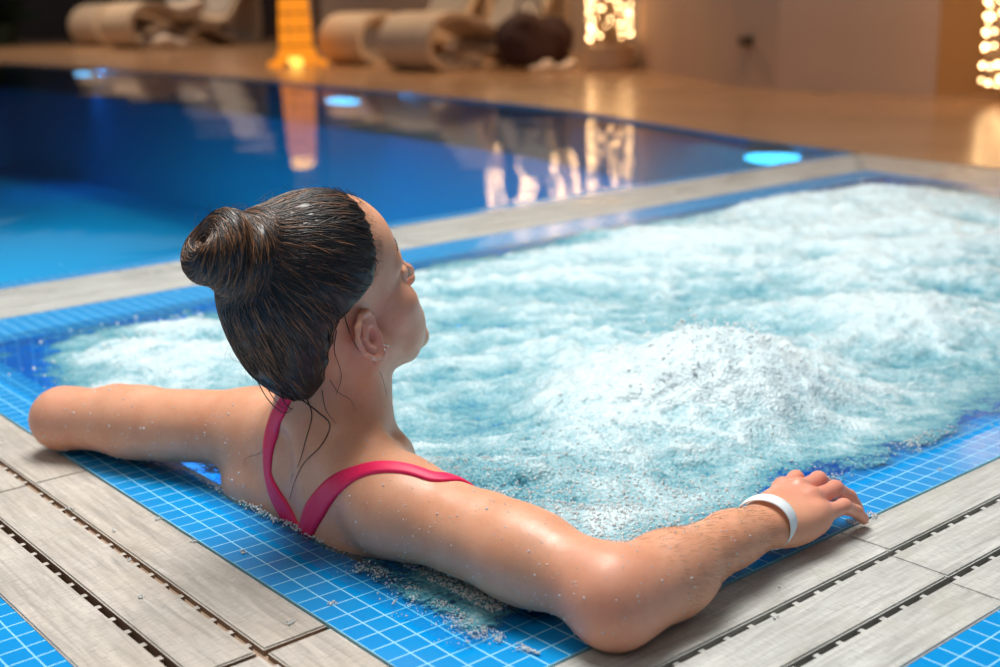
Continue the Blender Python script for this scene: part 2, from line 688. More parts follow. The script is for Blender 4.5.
for r in range(3):
    t0, t1 = r / 3 + 0.01, (r + 1) / 3 - 0.01
    na, nb = (2.62, 0.0), (2.97, 1.72)
    fa, fb = (3.02, 0.0), (3.38, 2.03)
    P4 = [lerp2(na, fa, t0), lerp2(na, fa, t1), lerp2(nb, fb, t1), lerp2(nb, fb, t0)]
    tag(prism(nm(), P4, -0.03, -0.002, M['plank_y'][r]), kind='structure')
# blue edge strip of the swimming pool beyond the kerb, and navy strip beside the deck
tag(prism('trim_63', [(-3.0, 2.012), (3.34, 2.012), (3.37, 2.085), (-3.0, 2.085)], -0.06, -0.004, M['tile']), kind='structure')
tag(prism('trim_64', [(3.03, 0.0), (3.22, 0.0), (3.52, 2.02), (3.39, 2.06)], -0.06, -0.006, M['tile']), kind='structure')

# ------------------------------------------------------------------ swimming pool
pool_edge = [(3.36, 2.06), (3.489, 2.649), (3.776, 3.545), (4.02, 4.30), (4.166, 4.918), (4.42, 7.10), (4.62, 8.605), (4.77, 10.654), (4.80, 15.3)]
back = [(4.8, 15.3), (-9.0, 15.3), (-9.0, 2.08)]
PZ = -1.25
quad('floor_pool', [(x, y, PZ) for x, y in [(-9.0, 2.08)] + pool_edge + [(-9.0, 15.3)]], M['tile_deep'])
V, Fc = [], []
for i, (x, y) in enumerate(pool_edge):
    V += [(x, y, PZ), (x, y, 0.0)]
    if i:
        Fc.append((2 * i - 2, 2 * i, 2 * i + 1, 2 * i - 1))
tag(link('wall_pool_far', mesh_from('wall_pool_far', V, Fc), M['tile_yz']), kind='structure')
quad('wall_pool_back', [(4.8, 15.3, PZ), (-9, 15.3, PZ), (-9, 15.3, 0), (4.8, 15.3, 0)], M['tile_xz'])
quad('wall_pool_near', [(-9, 2.08, PZ), (3.37, 2.08, PZ), (3.37, 2.08, -0.004), (-9, 2.08, -0.004)], M['tile_xz'])


def clear_water(name, tint, bump_scale, bump_d, rough=0.02, extra=None):
    q = NT(name)
    v = q.coord()
    h = q.noise(v, bump_scale, 3, 0.5, 0.3)
    nrm = q.bump(h, 1.0, bump_d)
    fr = q.n('Fresnel', i={'IOR': 1.33})
    q.put(fr.inputs['Normal'], nrm)
    tr = q.n('BsdfTransparent', i={'Color': (*tint, 1)})
    gl = q.n('BsdfGlossy', i={'Roughness': rough})
    q.put(gl.inputs['Normal'], nrm)
    mx = q.n('MixShader')
    q.put(mx.inputs[0], fr)
    q.put(mx.inputs[1], tr)
    q.put(mx.inputs[2], gl)
    q.t.links.new(mx.outputs[0], q.out.inputs[0])
    return q.m


M['pool_water'] = clear_water('pool_water', (0.35, 0.88, 0.98), 1.3, 0.006, 0.03)
pw = quad('pool_water', [(x, y, -0.012) for x, y in [(-9.0, 2.085)] + pool_edge + [(-9.0, 15.3)]], M['pool_water'])
pw['kind'] = 'stuff'
pw['label'] = 'calm deep blue water of the large swimming pool'
pw['category'] = 'water'

# ------------------------------------------------------------------ deck, walls
deck_poly = pool_edge[:1] + [(3.20, 1.0), (3.10, -2.0), (14, -2.0), (14, 32), (-9, 32), (-9, 15.3)] + pool_edge[:0:-1]
tag(prism('floor_deck', deck_poly, -0.3, 0.004, M['deck']), kind='structure')
wb = [(5.979, 3.298), (5.80, 4.291), (5.988, 4.829), (6.589, 5.786), (7.15, 6.769), (8.9, 8.9), (9.7, 12.5), (10.3, 17.2)]


def wall_strip(name, pts, z1, mat, th=0.25):
    V, Fc = [], []
    for x, y in pts:
        V += [(x, y, 0.0), (x, y, z1), (x + th, y - th * 0.2, z1), (x + th, y - th * 0.2, 0)]
    n = len(pts)
    for i in range(n - 1):
        a, b = 4 * i, 4 * (i + 1)
        for u, v in ((0, 1), (1, 2), (2, 3), (3, 0)):
            Fc.append((a + u, b + u, b + v, a + v))
    Fc += [(0, 1, 2, 3), tuple(4 * (n - 1) + k for k in (3, 2, 1, 0))]
    return tag(link(name, mesh_from(name, V, Fc), mat), kind='structure')


wall_strip('wall_right', wb[:5], 4.5, M['wall'])
for k_ in range(4, 7):
    wall_strip('wall_back_%d' % (k_ - 3), wb[k_:k_ + 2], 4.5, M['wall_mid'])
wall_strip('wall_alcove', [(7.3, 2.2), (6.22, 3.08), (5.975, 3.29)], 4.5, M['wall_ochre'], 0.2)
wall_strip('wall_left', [(10.3, 17.2), (11.9, 19.0), (12.2, 23.5), (9.6, 31)], 4.5, M['wall_dark'])
tag(prism('pillar_left', [(10.1, 16.6), (10.6, 16.6), (10.6, 17.4), (10.1, 17.4)], 0, 4.5, M['wall_mid']), kind='structure')
# pale curtain panels on the far side, they show as soft vertical bands in the pool
M['cur'] = simple('pale_green_curtain', (0.30, 0.42, 0.40), 0.8, 0.1, 3)


def curtain(name, a, b, z0, z1, mat, label):
    n = 60
    V, Fc = [], []
    d = np.array(b) - np.array(a)
    L = np.linalg.norm(d)
    nn = np.array([-d[1], d[0]]) / L
    for i in range(n + 1):
        t = i / n
        p = np.array(a) + d * t + nn * 0.04 * math.sin(t * L * 18)
        V += [(*p, z0), (*p, z1)]
        if i:
            Fc.append((2 * i - 2, 2 * i, 2 * i + 1, 2 * i - 1))
    o = link(name, mesh_from(name, V, Fc), mat, smooth=True)
    sm = o.modifiers.new('thick', 'SOLIDIFY')
    sm.thickness = 0.01
    return tag(o, label, 'curtain')


# ------------------------------------------------------------------ background things
M['lounge'] = simple('cream_woven_resin', (0.62, 0.50, 0.38), 0.55, 0.10, 12)
M['lounge_g'] = simple('greyish_cushion', (0.36, 0.33, 0.31), 0.7, 0.08, 12)
M['bag'] = simple('dark_maroon_cloth', (0.035, 0.010, 0.012), 0.8, 0.2, 20)
M['slip'] = simple('white_rubber', (0.72, 0.62, 0.55), 0.6, 0.05, 30)
M['leafd'] = simple('dark_green_leaf', (0.012, 0.03, 0.018), 0.6, 0.2, 10)
M['teal'] = simple('grey_teal_fabric', (0.10, 0.17, 0.19), 0.8, 0.1, 10)
M['bark'] = simple('pale_bark', (0.28, 0.18, 0.10), 0.8, 0.3, 12)
M['pot'] = simple('beige_pot', (0.50, 0.33, 0.20), 0.5, 0.08, 6)
M['bulb'] = emissive('warm_bulb', (1.0, 0.60, 0.27), 13)
M['wire'] = simple('dark_wire', (0.03, 0.02, 0.015), 0.6)
M['gold'] = emissive('amber_lamp_shell', (1.0, 0.29, 0.018), 0.85)
M['gold_hot'] = emissive('amber_lamp_core', (1.0, 0.50, 0.08), 2.2)
M['bronze'] = simple('dark_bronze', (0.16, 0.07, 0.015), 0.4, 0.1, 20)
M['vent'] = simple('dark_socket_plastic', (0.03, 0.025, 0.02), 0.5)


def empty(name, loc, rz=0.0):
    o = bpy.data.objects.new(name, None)
    COL.objects.link(o)
    o.location = loc
    o.rotation_euler = (0, 0, rz)
    return o


def copy_tree(o, parent=None):
    c = o.copy()
    COL.objects.link(c)
    c.parent = parent
    for ch in list(o.children):
        copy_tree(ch, c)
    return c


def spline(P, n):
    """Catmull-Rom through points"""
    P = np.array(P, float)
    Q = np.vstack([2 * P[0] - P[1], P, 2 * P[-1] - P[-2]])
    out = []
    m = len(P) - 1
    for s in np.linspace(0, m, n):
        i = min(int(s), m - 1)
        t = s - i
        a, b, c, d = Q[i:i + 4]
        out.append(0.5 * (2 * b + (c - a) * t + (2 * a - 5 * b + 4 * c - d) * t * t + (3 * b - a - 3 * c + d) * t ** 3))
    return np.array(out)


def ribbon(name, pts, th, wid, mat, parent, y0=0.0, n=70):
    """thick band following a side profile (x, z), extruded along y"""
    P = spline(pts, n)
    T = np.gradient(P, axis=0)
    T /= np.linalg.norm(T, axis=1)[:, None]
    N = np.stack([-T[:, 1], T[:, 0]], 1)
    a, b = P + N * th / 2, P - N * th / 2
    V = []
    for y in (y0, y0 + wid):
        V += [(x, y, z) for x, z in a] + [(x, y, z) for x, z in b]
    Fc = []
    o = 2 * n
    for i in range(n - 1):
        Fc += [(i, i + 1, o + i + 1, o + i), (n + i, o + n + i, o + n + i + 1, n + i + 1),
               (i, n + i, n + i + 1, i + 1), (o + i, o + i + 1, o + n + i + 1, o + n + i)]
    Fc += [(0, o, o + n, n), (n - 1, 2 * n - 1, o + 2 * n - 1, o + n - 1)]
    ob = link(name, mesh_from(name, V, Fc), mat, parent)
    bv = ob.modifiers.new('bev', 'BEVEL')
    bv.width = 0.012
    bv.segments = 2
    return ob


def make_lounger(loc, rz, label, s=1.0):
    root = empty('wave_lounger', loc, rz)
    root.scale = (s, s, s)
    tag(root, label, 'lounger', 'curled wave loungers on the pool deck')
    # closed roll at the foot end, seat, dip and raised back
    ribbon('seat', [(0.60, 0.08), (0.42, 0.045), (0.16, 0.035), (0.02, 0.14), (0.01, 0.30), (0.13, 0.43), (0.34, 0.455), (0.62, 0.37),
                    (0.90, 0.27), (1.10, 0.25), (1.24, 0.33), (1.42, 0.62), (1.62, 0.98), (1.72, 1.12)], 0.065, 0.68, M['lounge'], root)
    ribbon('base', [(0.68, 0.14), (0.86, 0.21), (1.00, 0.20), (1.16, 0.10), (1.32, 0.04), (1.50, 0.03), (1.60, 0.12), (1.62, 0.40), (1.60, 0.86)],
           0.05, 0.66, M['lounge'], root, 0.01, 50)
    ribbon('cushion', [(1.20, 0.335), (1.28, 0.45), (1.40, 0.68), (1.55, 0.95), (1.63, 1.09)], 0.05, 0.58, M['lounge_g'], root, 0.05, 30)
    return root


def W3(v):
    return (v[0], v[1], 0.004)


make_lounger(W3((5.92, 8.05)), math.radians(2), 'cream curled lounger with the dark bag against it, beside the fairy-lit trunk', 1.04)
make_lounger(W3((6.35, 9.75)), math.radians(0), 'cream curled lounger between the amber lamp and the lounger with the dark bag', 1.04)
make_lounger(W3((7.75, 18.0)), math.radians(4), 'grey-cream curled lounger at the far left, its teardrop roll open to view', 1.45)
make_lounger(W3((8.35, 20.7)), math.radians(4), 'grey-cream curled lounger furthest back, left behind the teardrop roll', 1.45)


def lump(name, prims, lo, hi, h, mat, parent=None, amp=0.0, freq=10, seed=0):
    pts, Fq = polygonise(prims, lo, hi, h, (lambda P: amp * fbm(P, freq, 3, seed)) if amp else None)
    return link(name, np_mesh(name, pts, Fq), mat, parent, True)


# dark bag slumped on the near lounger, slippers, towel
bx, by = 6.66, 7.72
bag = lump('beach_bag', [ell((bx + .02, by + .0, .28), (.26, .2, .22), k=.05), ell((bx + .30, by - .10, .25), (.17, .16, .20), k=.06),
                         ell((bx + .14, by - .03, .13), (.33, .2, .13), k=.06)], (bx - .4, by - .4, .02), (bx + .8, by + .5, .85), 0.022, M['bag'], amp=0.022, freq=9)
V_, Q_ = tubes([spline([(bx - .06, by, .46), (bx + .0, by, .60), (bx + .16, by - .02, .60), (bx + .24, by - .06, .42)], 16)], [0.014])
link('handle', np_mesh('handle', V_, Q_), M['bag'], bag, True)
tag(bag, 'dark maroon slouchy bag on the deck against the cream curled lounger', 'bag')
for k, (sx, sy) in enumerate(((6.62, 7.42), (6.78, 7.30))):
    sl = lump('slipper', [ell((sx, sy, .03), (.14, .055, .028), k=.02), ell((sx + .07, sy, .06), (.06, .055, .035), k=.02)],
              (sx - .2, sy - .1, -.02), (sx + .2, sy + .1, .12), 0.012, M['slip'])
    tag(sl, 'white slipper on the deck under the dark bag, ' + ('nearer the curled roll' if k == 0 else 'nearer the lit trunk'), 'slipper', 'white slippers under the lounger')
tw = lump('towel', [ell((8.05, 17.55, .12), (.22, .16, .1), k=.05), ell((8.3, 17.5, .08), (.2, .14, .06), k=.05)], (7.7, 17.2, -.02), (8.7, 17.9, .32), 0.025, M['slip'], amp=.02)
tag(tw, 'pale crumpled towel on the deck under the far left lounger', 'towel')
tw2 = lump('towel', [ell((8.75, 18.3, .56), (.30, .24, .14), k=.05), ell((8.95, 18.2, .66), (.2, .2, .08), k=.05)], (8.2, 17.8, .3), (9.4, 18.8, .9), 0.03, M['slip'], amp=.03)
tag(tw2, 'pale folded towel lying on top of the far left lounger', 'towel')

# amber lamp: tapering openwork column on flared feet
lx, ly = 6.02, 10.40
lamp = empty('amber_lamp', (lx, ly, 0.004), 0.6)
tag(lamp, 'glowing amber column lamp with flared feet by the pool edge', 'lamp')
bm = bmesh.new()
prof = [(0.190, 0.10), (0.165, 0.18), (0.158, 0.40), (0.145, 0.62), (0.130, 0.80), (0.122, 0.90)]
seg = 48
rings = []
for r, z in prof:
    rings.append([bm.verts.new((r * math.cos(a * 2 * math.pi / seg), r * math.sin(a * 2 * math.pi / seg), z)) for a in range(seg)])
for i in range(len(rings) - 1):
    for a in range(seg):
        if a % 6 == 0 and i > 0:
            continue    # slots
        bm.faces.new((rings[i][a], rings[i][(a + 1) % seg], rings[i + 1][(a + 1) % seg], rings[i + 1][a]))
sh = bm_obj('shell', bm, M['gold'], lamp)
sm = sh.modifiers.new('t', 'SOLIDIFY')
sm.thickness = 0.006
for k in range(5):
    z = 0.2 + k * 0.155
    bm = bmesh.new()
    r = float(np.interp(z, [p[1] for p in prof], [p[0] for p in prof])) + 0.004
    for a in range(seg):
        a0, a1 = a * 2 * math.pi / seg, (a + 1) * 2 * math.pi / seg
        for (q0, q1) in ((z, z + 0.018),):
            vs = [bm.verts.new((rr * math.cos(aa), rr * math.sin(aa), zz)) for rr, aa, zz in ((r, a0, q0), (r, a1, q0), (r, a1, q1), (r, a0, q1))]
            bm.faces.new(vs)
    bmesh.ops.remove_doubles(bm, verts=bm.verts[:], dist=1e-4)
    ho = bm_obj('hoop', bm, M['bronze'], lamp)
    sm = ho.modifiers.new('t', 'SOLIDIFY')
    sm.thickness = 0.006
for k in range(5):
    a = k * 2 * math.pi / 5 + 0.3
    c, s_ = math.cos(a), math.sin(a)
    P = spline([(0.10 * c, 0.10 * s_, 0.24), (0.15 * c, 0.15 * s_, 0.13), (0.21 * c, 0.21 * s_, 0.05), (0.31 * c, 0.31 * s_, 0.022)], 12)
    V_, Q_ = tubes([P], [np.linspace(0.055, 0.022, 12)], 10)
    link('foot', np_mesh('foot', V_, Q_), M['gold'], lamp, True)
bm = bmesh.new()
bmesh.ops.create_uvsphere(bm, u_segments=20, v_segments=12, radius=0.09, matrix=Matrix.Translation((0, 0, 0.09)))
bm_obj('bulb', bm, M['gold_hot'], lamp, True)
bm = bmesh.new()
bmesh.ops.create_cone(bm, cap_ends=True, segments=32, radius1=0.12, radius2=0.09, depth=0.11, matrix=Matrix.Translation((0, 0, 0.955)))
bm_obj('cap', bm, M['gold_hot'], lamp, True)
#point('amber_glow', (lx - 0.02, ly - 0.02, 1.35), 10, (1.0, 0.5, 0.12), 0.08)
#point('amber_foot_glow', (lx - 0.25, ly - 0.45, 0.3), 6, (1.0, 0.5, 0.12), 0.05)


def bulbs_mesh(pts, r):
    bm = bmesh.new()
    bmesh.ops.create_icosphere(bm, subdivisions=1, radius=1.0)
    v0 = np.array([v.co[:] for v in bm.verts])
    f0 = np.array([[v.index for v in f.verts] for f in bm.faces])
    bm.free()
    pts = np.array(pts)
    r = np.broadcast_to(np.asarray(r, float), (len(pts),))
    V = (pts[:, None, :] + v0[None] * r[:, None, None]).reshape(-1, 3)
    Fq = (f0[None] + (np.arange(len(pts)) * len(v0))[:, None, None]).reshape(-1, 3)
    return V, Fq


def lit_trunk(loc, r0, r1, h, z0, label, n=420, pot=True):
    root = empty('fairy_light_tree', loc)
    tag(root, label, 'tree')
    P = np.array([(0.03 * math.sin(z * 2.1), 0.03 * math.cos(z * 1.7), z) for z in np.linspace(0.1, h, 24)])
    rad = np.linspace(r0, r1, 24)
    V_, Q_ = tubes([P], [rad * 0.9], 16)
    link('trunk', np_mesh('trunk', V_, Q_), M['bark'], root, True)
    if pot:
        bm = bmesh.new()
        bmesh.ops.create_cone(bm, cap_ends=True, segments=40, radius1=0.24, radius2=0.20, depth=z0 - 0.02, matrix=Matrix.Translation((0, 0, (z0 - 0.02) / 2)))
        bmesh.ops.bevel(bm, geom=[e for e in bm.edges if abs(e.verts[0].co.z - e.verts[1].co.z) < 1e-4], offset=0.02, segments=3, affect='EDGES')
        bm_obj('pot', bm, M['pot'], root)
    t = np.linspace(0, 1, n)
    z = z0 + (h - z0) * t
    a = t * n * 0.41 + rng.normal(0, 0.25, n)
    rr = np.interp(z, [0.1, h], [r0, r1]) + 0.012
    pts = np.stack([rr * np.cos(a), rr * np.sin(a), z + rng.normal(0, 0.012, n)], 1)
    V_, Q_ = bulbs_mesh(pts, rng.uniform(0.008, 0.014, n))
    b = link('bulbs', np_mesh('bulbs', V_, Q_), M['bulb'], root)
    b['kind'] = 'stuff'
    V_, Q_ = tubes([pts], [0.003], 4)
    link('cable', np_mesh('cable', V_, Q_), M['wire'], root)
    return root


lit_trunk((7.00, 6.98, 0.004), 0.17, 0.15, 2.3, 0.24, 'trunk wrapped in warm fairy lights above a beige pot, beside the loungers')
lit_trunk((5.60, 2.64, 0.004), 0.13, 0.11, 2.3, 0.10, 'trunk wrapped in warm fairy lights beside the ochre wall', 420, False)

# strings of fairy lights hanging above the loungers (their image lies in the pool)
for k in range(14):
    t = k / 13.0
    px_, py_ = 8.40 - 1.0 * t + 0.15 * math.sin(k * 5.0), 10.2 - 2.5 * t
    L = 0.85 + 0.25 * math.sin(k * 2.3)
    root = empty('fairy_light_string', (px_, py_, 2.3))
    tag(root, 'hanging string of warm fairy lights above the curled loungers, mirrored in the pool', 'string lights', 'hanging fairy light strings')
    z = -np.linspace(0.0, L + 0.5, 42)
    p = np.stack([0.03 * np.sin(z * 9 + k), 0.03 * np.cos(z * 7 + k), z], 1)
    V_, Q_ = tubes([np.vstack([[(0, 0, 2.0)], p])], [0.004], 4)
    link('cable', np_mesh('cable', V_, Q_), M['wire'], root)
    V_, Q_ = bulbs_mesh(p + rng.normal(0, 0.012, p.shape), rng.uniform(0.009, 0.016, len(p)))
    b = link('bulbs', np_mesh('bulbs', V_, Q_), M['bulb'], root)
    b['kind'] = 'stuff'

# small dark vent on the curved wall
vx = np.array((5.90, 4.62))
vo = empty('wall_vent', (5.885, 4.62, 0.30), math.radians(72))
tag(vo, 'small dark vent low on the curved beige wall', 'vent')
bm = bmesh.new()
bm_box(bm, -0.065, 0.065, -0.012, 0.02, -0.03, 0.03)
bmesh.ops.bevel(bm, geom=bm.edges[:], offset=0.004, segments=2, affect='EDGES')
bm_obj('frame', bm, M['vent'], vo)
for k in range(3):
    bm = bmesh.new()
    bm_box(bm, -0.052, 0.052, 0.018, 0.028, -0.02 + k * 0.016, -0.012 + k * 0.016)
    bm_obj('slat', bm, M['bark'], vo)

# dark plant and a grey-teal armchair at the far left edge
pl = empty('potted_plant', (7.9, 24.2, 0.004))
tag(pl, 'dark bushy potted plant at the far left edge of the deck', 'plant')
bm = bmesh.new()
bmesh.ops.create_cone(bm, cap_ends=True, segments=32, radius1=0.28, radius2=0.36, depth=0.4, matrix=Matrix.Translation((0, 0, 0.2)))
bm_obj('pot', bm, M['leafd'], pl, False)
paths, rad = [], []
for k in range(90):
    a = rng.uniform(0, 6.28)
    el = rng.uniform(0.4, 1.4)
    L = rng.uniform(0.7, 1.25)
    d = np.array([math.cos(a) * math.cos(el), math.sin(a) * math.cos(el), math.sin(el)])
    tt = np.linspace(0, 1, 8)[:, None]
    paths.append(np.array([0, 0, 0.36]) + d * L * tt + np.array([0, 0, -0.35]) * tt ** 2)
    rad.append(0.045 * np.sin(np.linspace(0.15, 3.1, 8)) + 0.003)
V_, Q_ = tubes(paths, rad, 5)
link('leaves', np_mesh('leaves', V_, Q_), M['leafd'], pl, True)['kind'] = 'stuff'
ac = empty('armchair', (7.2, 25.8, 0.004), 0.9)
tag(ac, 'grey-teal upholstered armchair in the far left corner', 'armchair')
for nm_, d_ in (('seat', (-.35, .35, -.35, .35, .15, .42)), ('backrest', (-.35, .35, .30, .48, .15, .95)), ('armrest', (-.48, -.35, -.35, .45, .12, .62)), ('armrest', (.35, .48, -.35, .45, .12, .62))):
    bm = bmesh.new()
    bm_box(bm, *d_)
    bmesh.ops.bevel(bm, geom=bm.edges[:], offset=0.05, segments=4, affect='EDGES')
    bm_obj(nm_, bm, M['teal'], ac, True)
for sx in (-.38, .38):
    for sy in (-.28, .38):
        bm = bmesh.new()
        bm_box(bm, sx - .02, sx + .02, sy - .02, sy + .02, 0, .16)
        bm_obj('leg', bm, M['bronze'], ac)

# underwater lamps in the far pool wall
M['uw'] = emissive('underwater_lamp_glass', (0.10, 0.55, 1.0), 5)
for k, (ux, uy, lb) in enumerate(((3.455, 2.42, 'by the kerb corner of the whirlpool'), (4.20, 6.75, 'in front of the amber lamp'), (4.76, 12.6, 'in front of the far left loungers'))):
    un = empty('underwater_lamp', (ux - 0.03, uy, -0.06), 0.25)
    tag(un, 'oblong blue-white underwater lamp in the pool wall ' + lb, 'lamp', 'underwater pool lamps')
    bm = bmesh.new()
    bmesh.ops.create_cone(bm, cap_ends=True, segments=24, radius1=0.1, radius2=0.1, depth=0.03, matrix=Matrix.Diagonal((1, 1.75, 0.22, 1)) @ Matrix.Rotation(math.pi / 2, 4, 'Y'))
    bm_obj('housing', bm, M['bronze'], un)
    bm = bmesh.new()
    bmesh.ops.create_uvsphere(bm, u_segments=20, v_segments=10, radius=0.085, matrix=Matrix.Translation((-0.015, 0, 0)) @ Matrix.Diagonal((0.3, 1.9, 0.26, 1)))
    bm_obj('lens', bm, M['uw'], un, True)
# ------------------------------------------------------------------ whirlpool water
def jac_material():
    q = NT('whirlpool_water')
    v = q.coord()
    at = q.n('Attribute', attribute_name='foam')
    F = at.outputs['Fac']
    r1 = q.n('Mapping')
    q.put(r1.inputs[0], v)
    r1.inputs['Rotation'].default_value = (0, 0, math.radians(40.2))
    r2 = q.n('Mapping')
    q.put(r2.inputs[0], r1.outputs[0])
    r2.inputs['Scale'].default_value = (1.0, 1.55, 1.0)
    n1 = q.noise(r2.outputs[0], 12, 7, 0.64, 1.9)
    n2 = q.noise(v, 150, 3, 0.6, 0.2)
    f = q.math('ADD', F, q.math('MULTIPLY', q.math('SUBTRACT', n1, 0.5), 1.05))
    f = q.math('ADD', f, q.math('MULTIPLY', q.math('SUBTRACT', n2, 0.5), 0.22))
    vo = q.n('TexVoronoi', feature='F1', i={'Scale': 210.0})
    q.put(vo.inputs['Vector'], v)
    cell = q.math('SUBTRACT', 0.6, vo.outputs['Distance'])
    f = q.math('ADD', f, q.math('MULTIPLY', q.math('SUBTRACT', cell, 0.15), 0.30))
    col = q.ramp(f, [(0.05, (0.01, 0.24, 0.52)), (0.28, (0.05, 0.27, 0.37)), (0.50, (0.15, 0.38, 0.46)), (0.74, (0.34, 0.55, 0.62)), (1.0, (0.62, 0.77, 0.82))])
    h = q.math('ADD', q.math('MULTIPLY', cell, 0.5), q.math('MULTIPLY', n2, 0.8))
    h = q.math('ADD', h, q.math('MULTIPLY', n1, 1.6))
    nrm = q.bump(h, 0.8, 0.0036)
    pb = q.n('BsdfPrincipled', i={'Roughness': 0.10, 'IOR': 1.36})
    q.put(pb.inputs['Base Color'], col)
    q.put(pb.inputs['Normal'], nrm)
    nb = q.bump(q.math('ADD', q.noise(v, 14, 4, 0.6, 0.4), q.math('MULTIPLY', cell, 0.1)), 0.9, 0.006)
    fr = q.n('Fresnel', i={'IOR': 1.33})
    q.put(fr.inputs['Normal'], nb)
    tr = q.n('BsdfTransparent', i={'Color': (0.75, 0.95, 1.0, 1)})
    gl = q.n('BsdfGlossy', i={'Roughness': 0.03})
    q.put(gl.inputs['Normal'], nb)
    cw = q.n('MixShader')
    q.put(cw.inputs[0], fr)
    q.put(cw.inputs[1], tr)
    q.put(cw.inputs[2], gl)
    mx = q.n('MixShader')
    opa = q.n('MapRange', interpolation_type='SMOOTHSTEP', i={'From Min': 0.12, 'From Max': 0.40})
    q.put(opa.inputs[0], f)
    q.put(mx.inputs[0], opa.outputs[0])
    q.put(mx.inputs[1], cw)
    q.put(mx.inputs[2], pb)
    q.t.links.new(mx.outputs[0], q.out.inputs[0])
    return q.m


M['jac'] = jac_material()


def steps(a, b, s0, s1):
    o = [a]
    while o[-1] < b:
        t = (o[-1] - a) / (b - a)
        o.append(o[-1] + s0 + (s1 - s0) * t)
    o[-1] = b
    return np.array(o)


gx = steps(X0 + IN - 0.045, 2.86, 0.0026, 0.012)
gy = steps(IN - 0.035, YF - INF + 0.03, 0.0026, 0.0075)
GX, GY = np.meshgrid(gx, gy, indexing='ij')
Pn = np.stack([GX.ravel(), GY.ravel(), np.zeros(GX.size)], 1)
xr = X1N - IN + (X1F - X1N) * Pn[:, 1] / YF - 0.02
de = np.minimum.reduce([Pn[:, 0] - (X0 + IN), Pn[:, 1] - IN, (YF - INF) - Pn[:, 1], xr - Pn[:, 0]])   # distance inside the inner edge
sm01 = lambda x, a, b: (lambda t: t * t * (3 - 2 * t))(np.clip((x - a) / (b - a), 0, 1))
env = sm01(de, -0.005, 0.22)
Wp = Pn + np.stack([fbm(Pn, 2.2, 2, 40), fbm(Pn, 2.2, 2, 50), 0 * Pn[:, 0]], 1) * 0.07
Q1 = np.stack([0.764 * Wp[:, 0] - 0.645 * Wp[:, 1], 2.3 * (0.645 * Wp[:, 0] + 0.764 * Wp[:, 1]), 0 * Wp[:, 0]], 1)   # long crests
big = fbm(Q1, 1.9, 3, 1, 0.55)
rid = fbm(Q1, 4.2, 4, 5, 0.6, True)
fine = fbm(Wp, 34, 3, 9, 0.55)
fine2 = fbm(Wp, 110, 2, 12, 0.55)
Z = env * (0.016 * big + 0.012 * rid + 0.0028 * fine + 0.0011 * fine2) + 0.0008 * fine2 * sm01(de, -0.02, 0.05)
foam = 0.50 + 0.20 * big + 0.24 * rid + 0.06 * fine
mounds = [(0.64, 0.37, 0.062, 0.12, 0.11), (0.52, 0.46, 0.028, 0.16, 0.13), (0.70, 0.42, 0.030, 0.17, 0.15), (2.10, 1.10, 0.055, 0.30, 0.26), (1.45, 1.25, 0.035, 0.22, 0.25),
          (0.20, 1.22, 0.020, 0.13, 0.16), (1.25, 0.52, 0.035, 0.18, 0.16), (1.75, 0.75, 0.04, 0.25, 0.2)]
for mx_, my_, am, sx_, sy_ in mounds:
    ux_, uy_ = Pn[:, 0] - mx_, Pn[:, 1] - my_
    r2 = (ux_ / sx_) ** 2 + (uy_ / sy_) ** 2
    g = np.exp(-r2 * (1 + 0.35 * vnoise(Pn, 7.0, 31)))
    g = 1 - (1 - g) ** 1.7
    Z += am * g * (1 + 0.05 * fbm(Pn, 18, 2, 60, 0.5)) * np.clip(env * 1.3, 0, 1)
    foam += 0.36 * g * (am / 0.06 + 0.3)
edge = sm01(de + 0.045 * fbm(Pn, 5.5, 3, 21), -0.03, 0.07)
farm = sm01((YF - INF) - Pn[:, 1] + 0.10 * fbm(Pn, 2.3, 3, 23), 0.04, 0.24)
foam = foam * (0.25 + 0.75 * edge) * (0.35 + 0.65 * farm)
foam += sm01(de + .014 * fbm(Pn, 40, 3, 90), -.026, .004) * 0.04 * np.exp(-((Pn[:, 0] + .02) ** 2 / .10 ** 2 + (Pn[:, 1] - .22) ** 2 / .22 ** 2))
foam -= 0.34 * np.exp(-((Pn[:, 0] - .165) ** 2 / .085 ** 2 + (Pn[:, 1] - .37) ** 2 / .12 ** 2)) * (1 + .6 * fbm(Pn, 30, 3, 33)) + 0.20 * np.exp(-((Pn[:, 0] - .285) ** 2 / .045 ** 2 + (Pn[:, 1] - .315) ** 2 / .04 ** 2))
lc = np.exp(-((Pn[:, 0] - .15) ** 2 / .35 ** 2 + (Pn[:, 1] - 1.25) ** 2 / .45 ** 2))
foam += lc * (0.30 * fbm(Q1, 7.0, 4, 71, 0.6) + 0.02)
foam = np.where(de < -0.012, foam - 12 * np.abs(de + .012), foam)
Z = Z + 0.0015
Z = np.where(de < 0.0, np.clip(Z, 0.0006, 0.004), Z)
nx_, ny_ = len(gx), len(gy)
ii = (np.arange(nx_ - 1)[:, None] * ny_ + np.arange(ny_ - 1)[None, :]).ravel()
Fq_ = np.stack([ii, ii + ny_, ii + ny_ + 1, ii + 1], 1)
me = np_mesh('whirlpool_water', np.stack([Pn[:, 0], Pn[:, 1], Z], 1), Fq_)
al = me.attributes.new('foam', 'FLOAT', 'POINT')
al.data.foreach_set('value', foam.astype(np.float32))
wob = link('whirlpool_water', me, M['jac'], None, True)
tag(wob, 'churning pale turquoise whirlpool water with white foam', 'water', None, 'stuff')
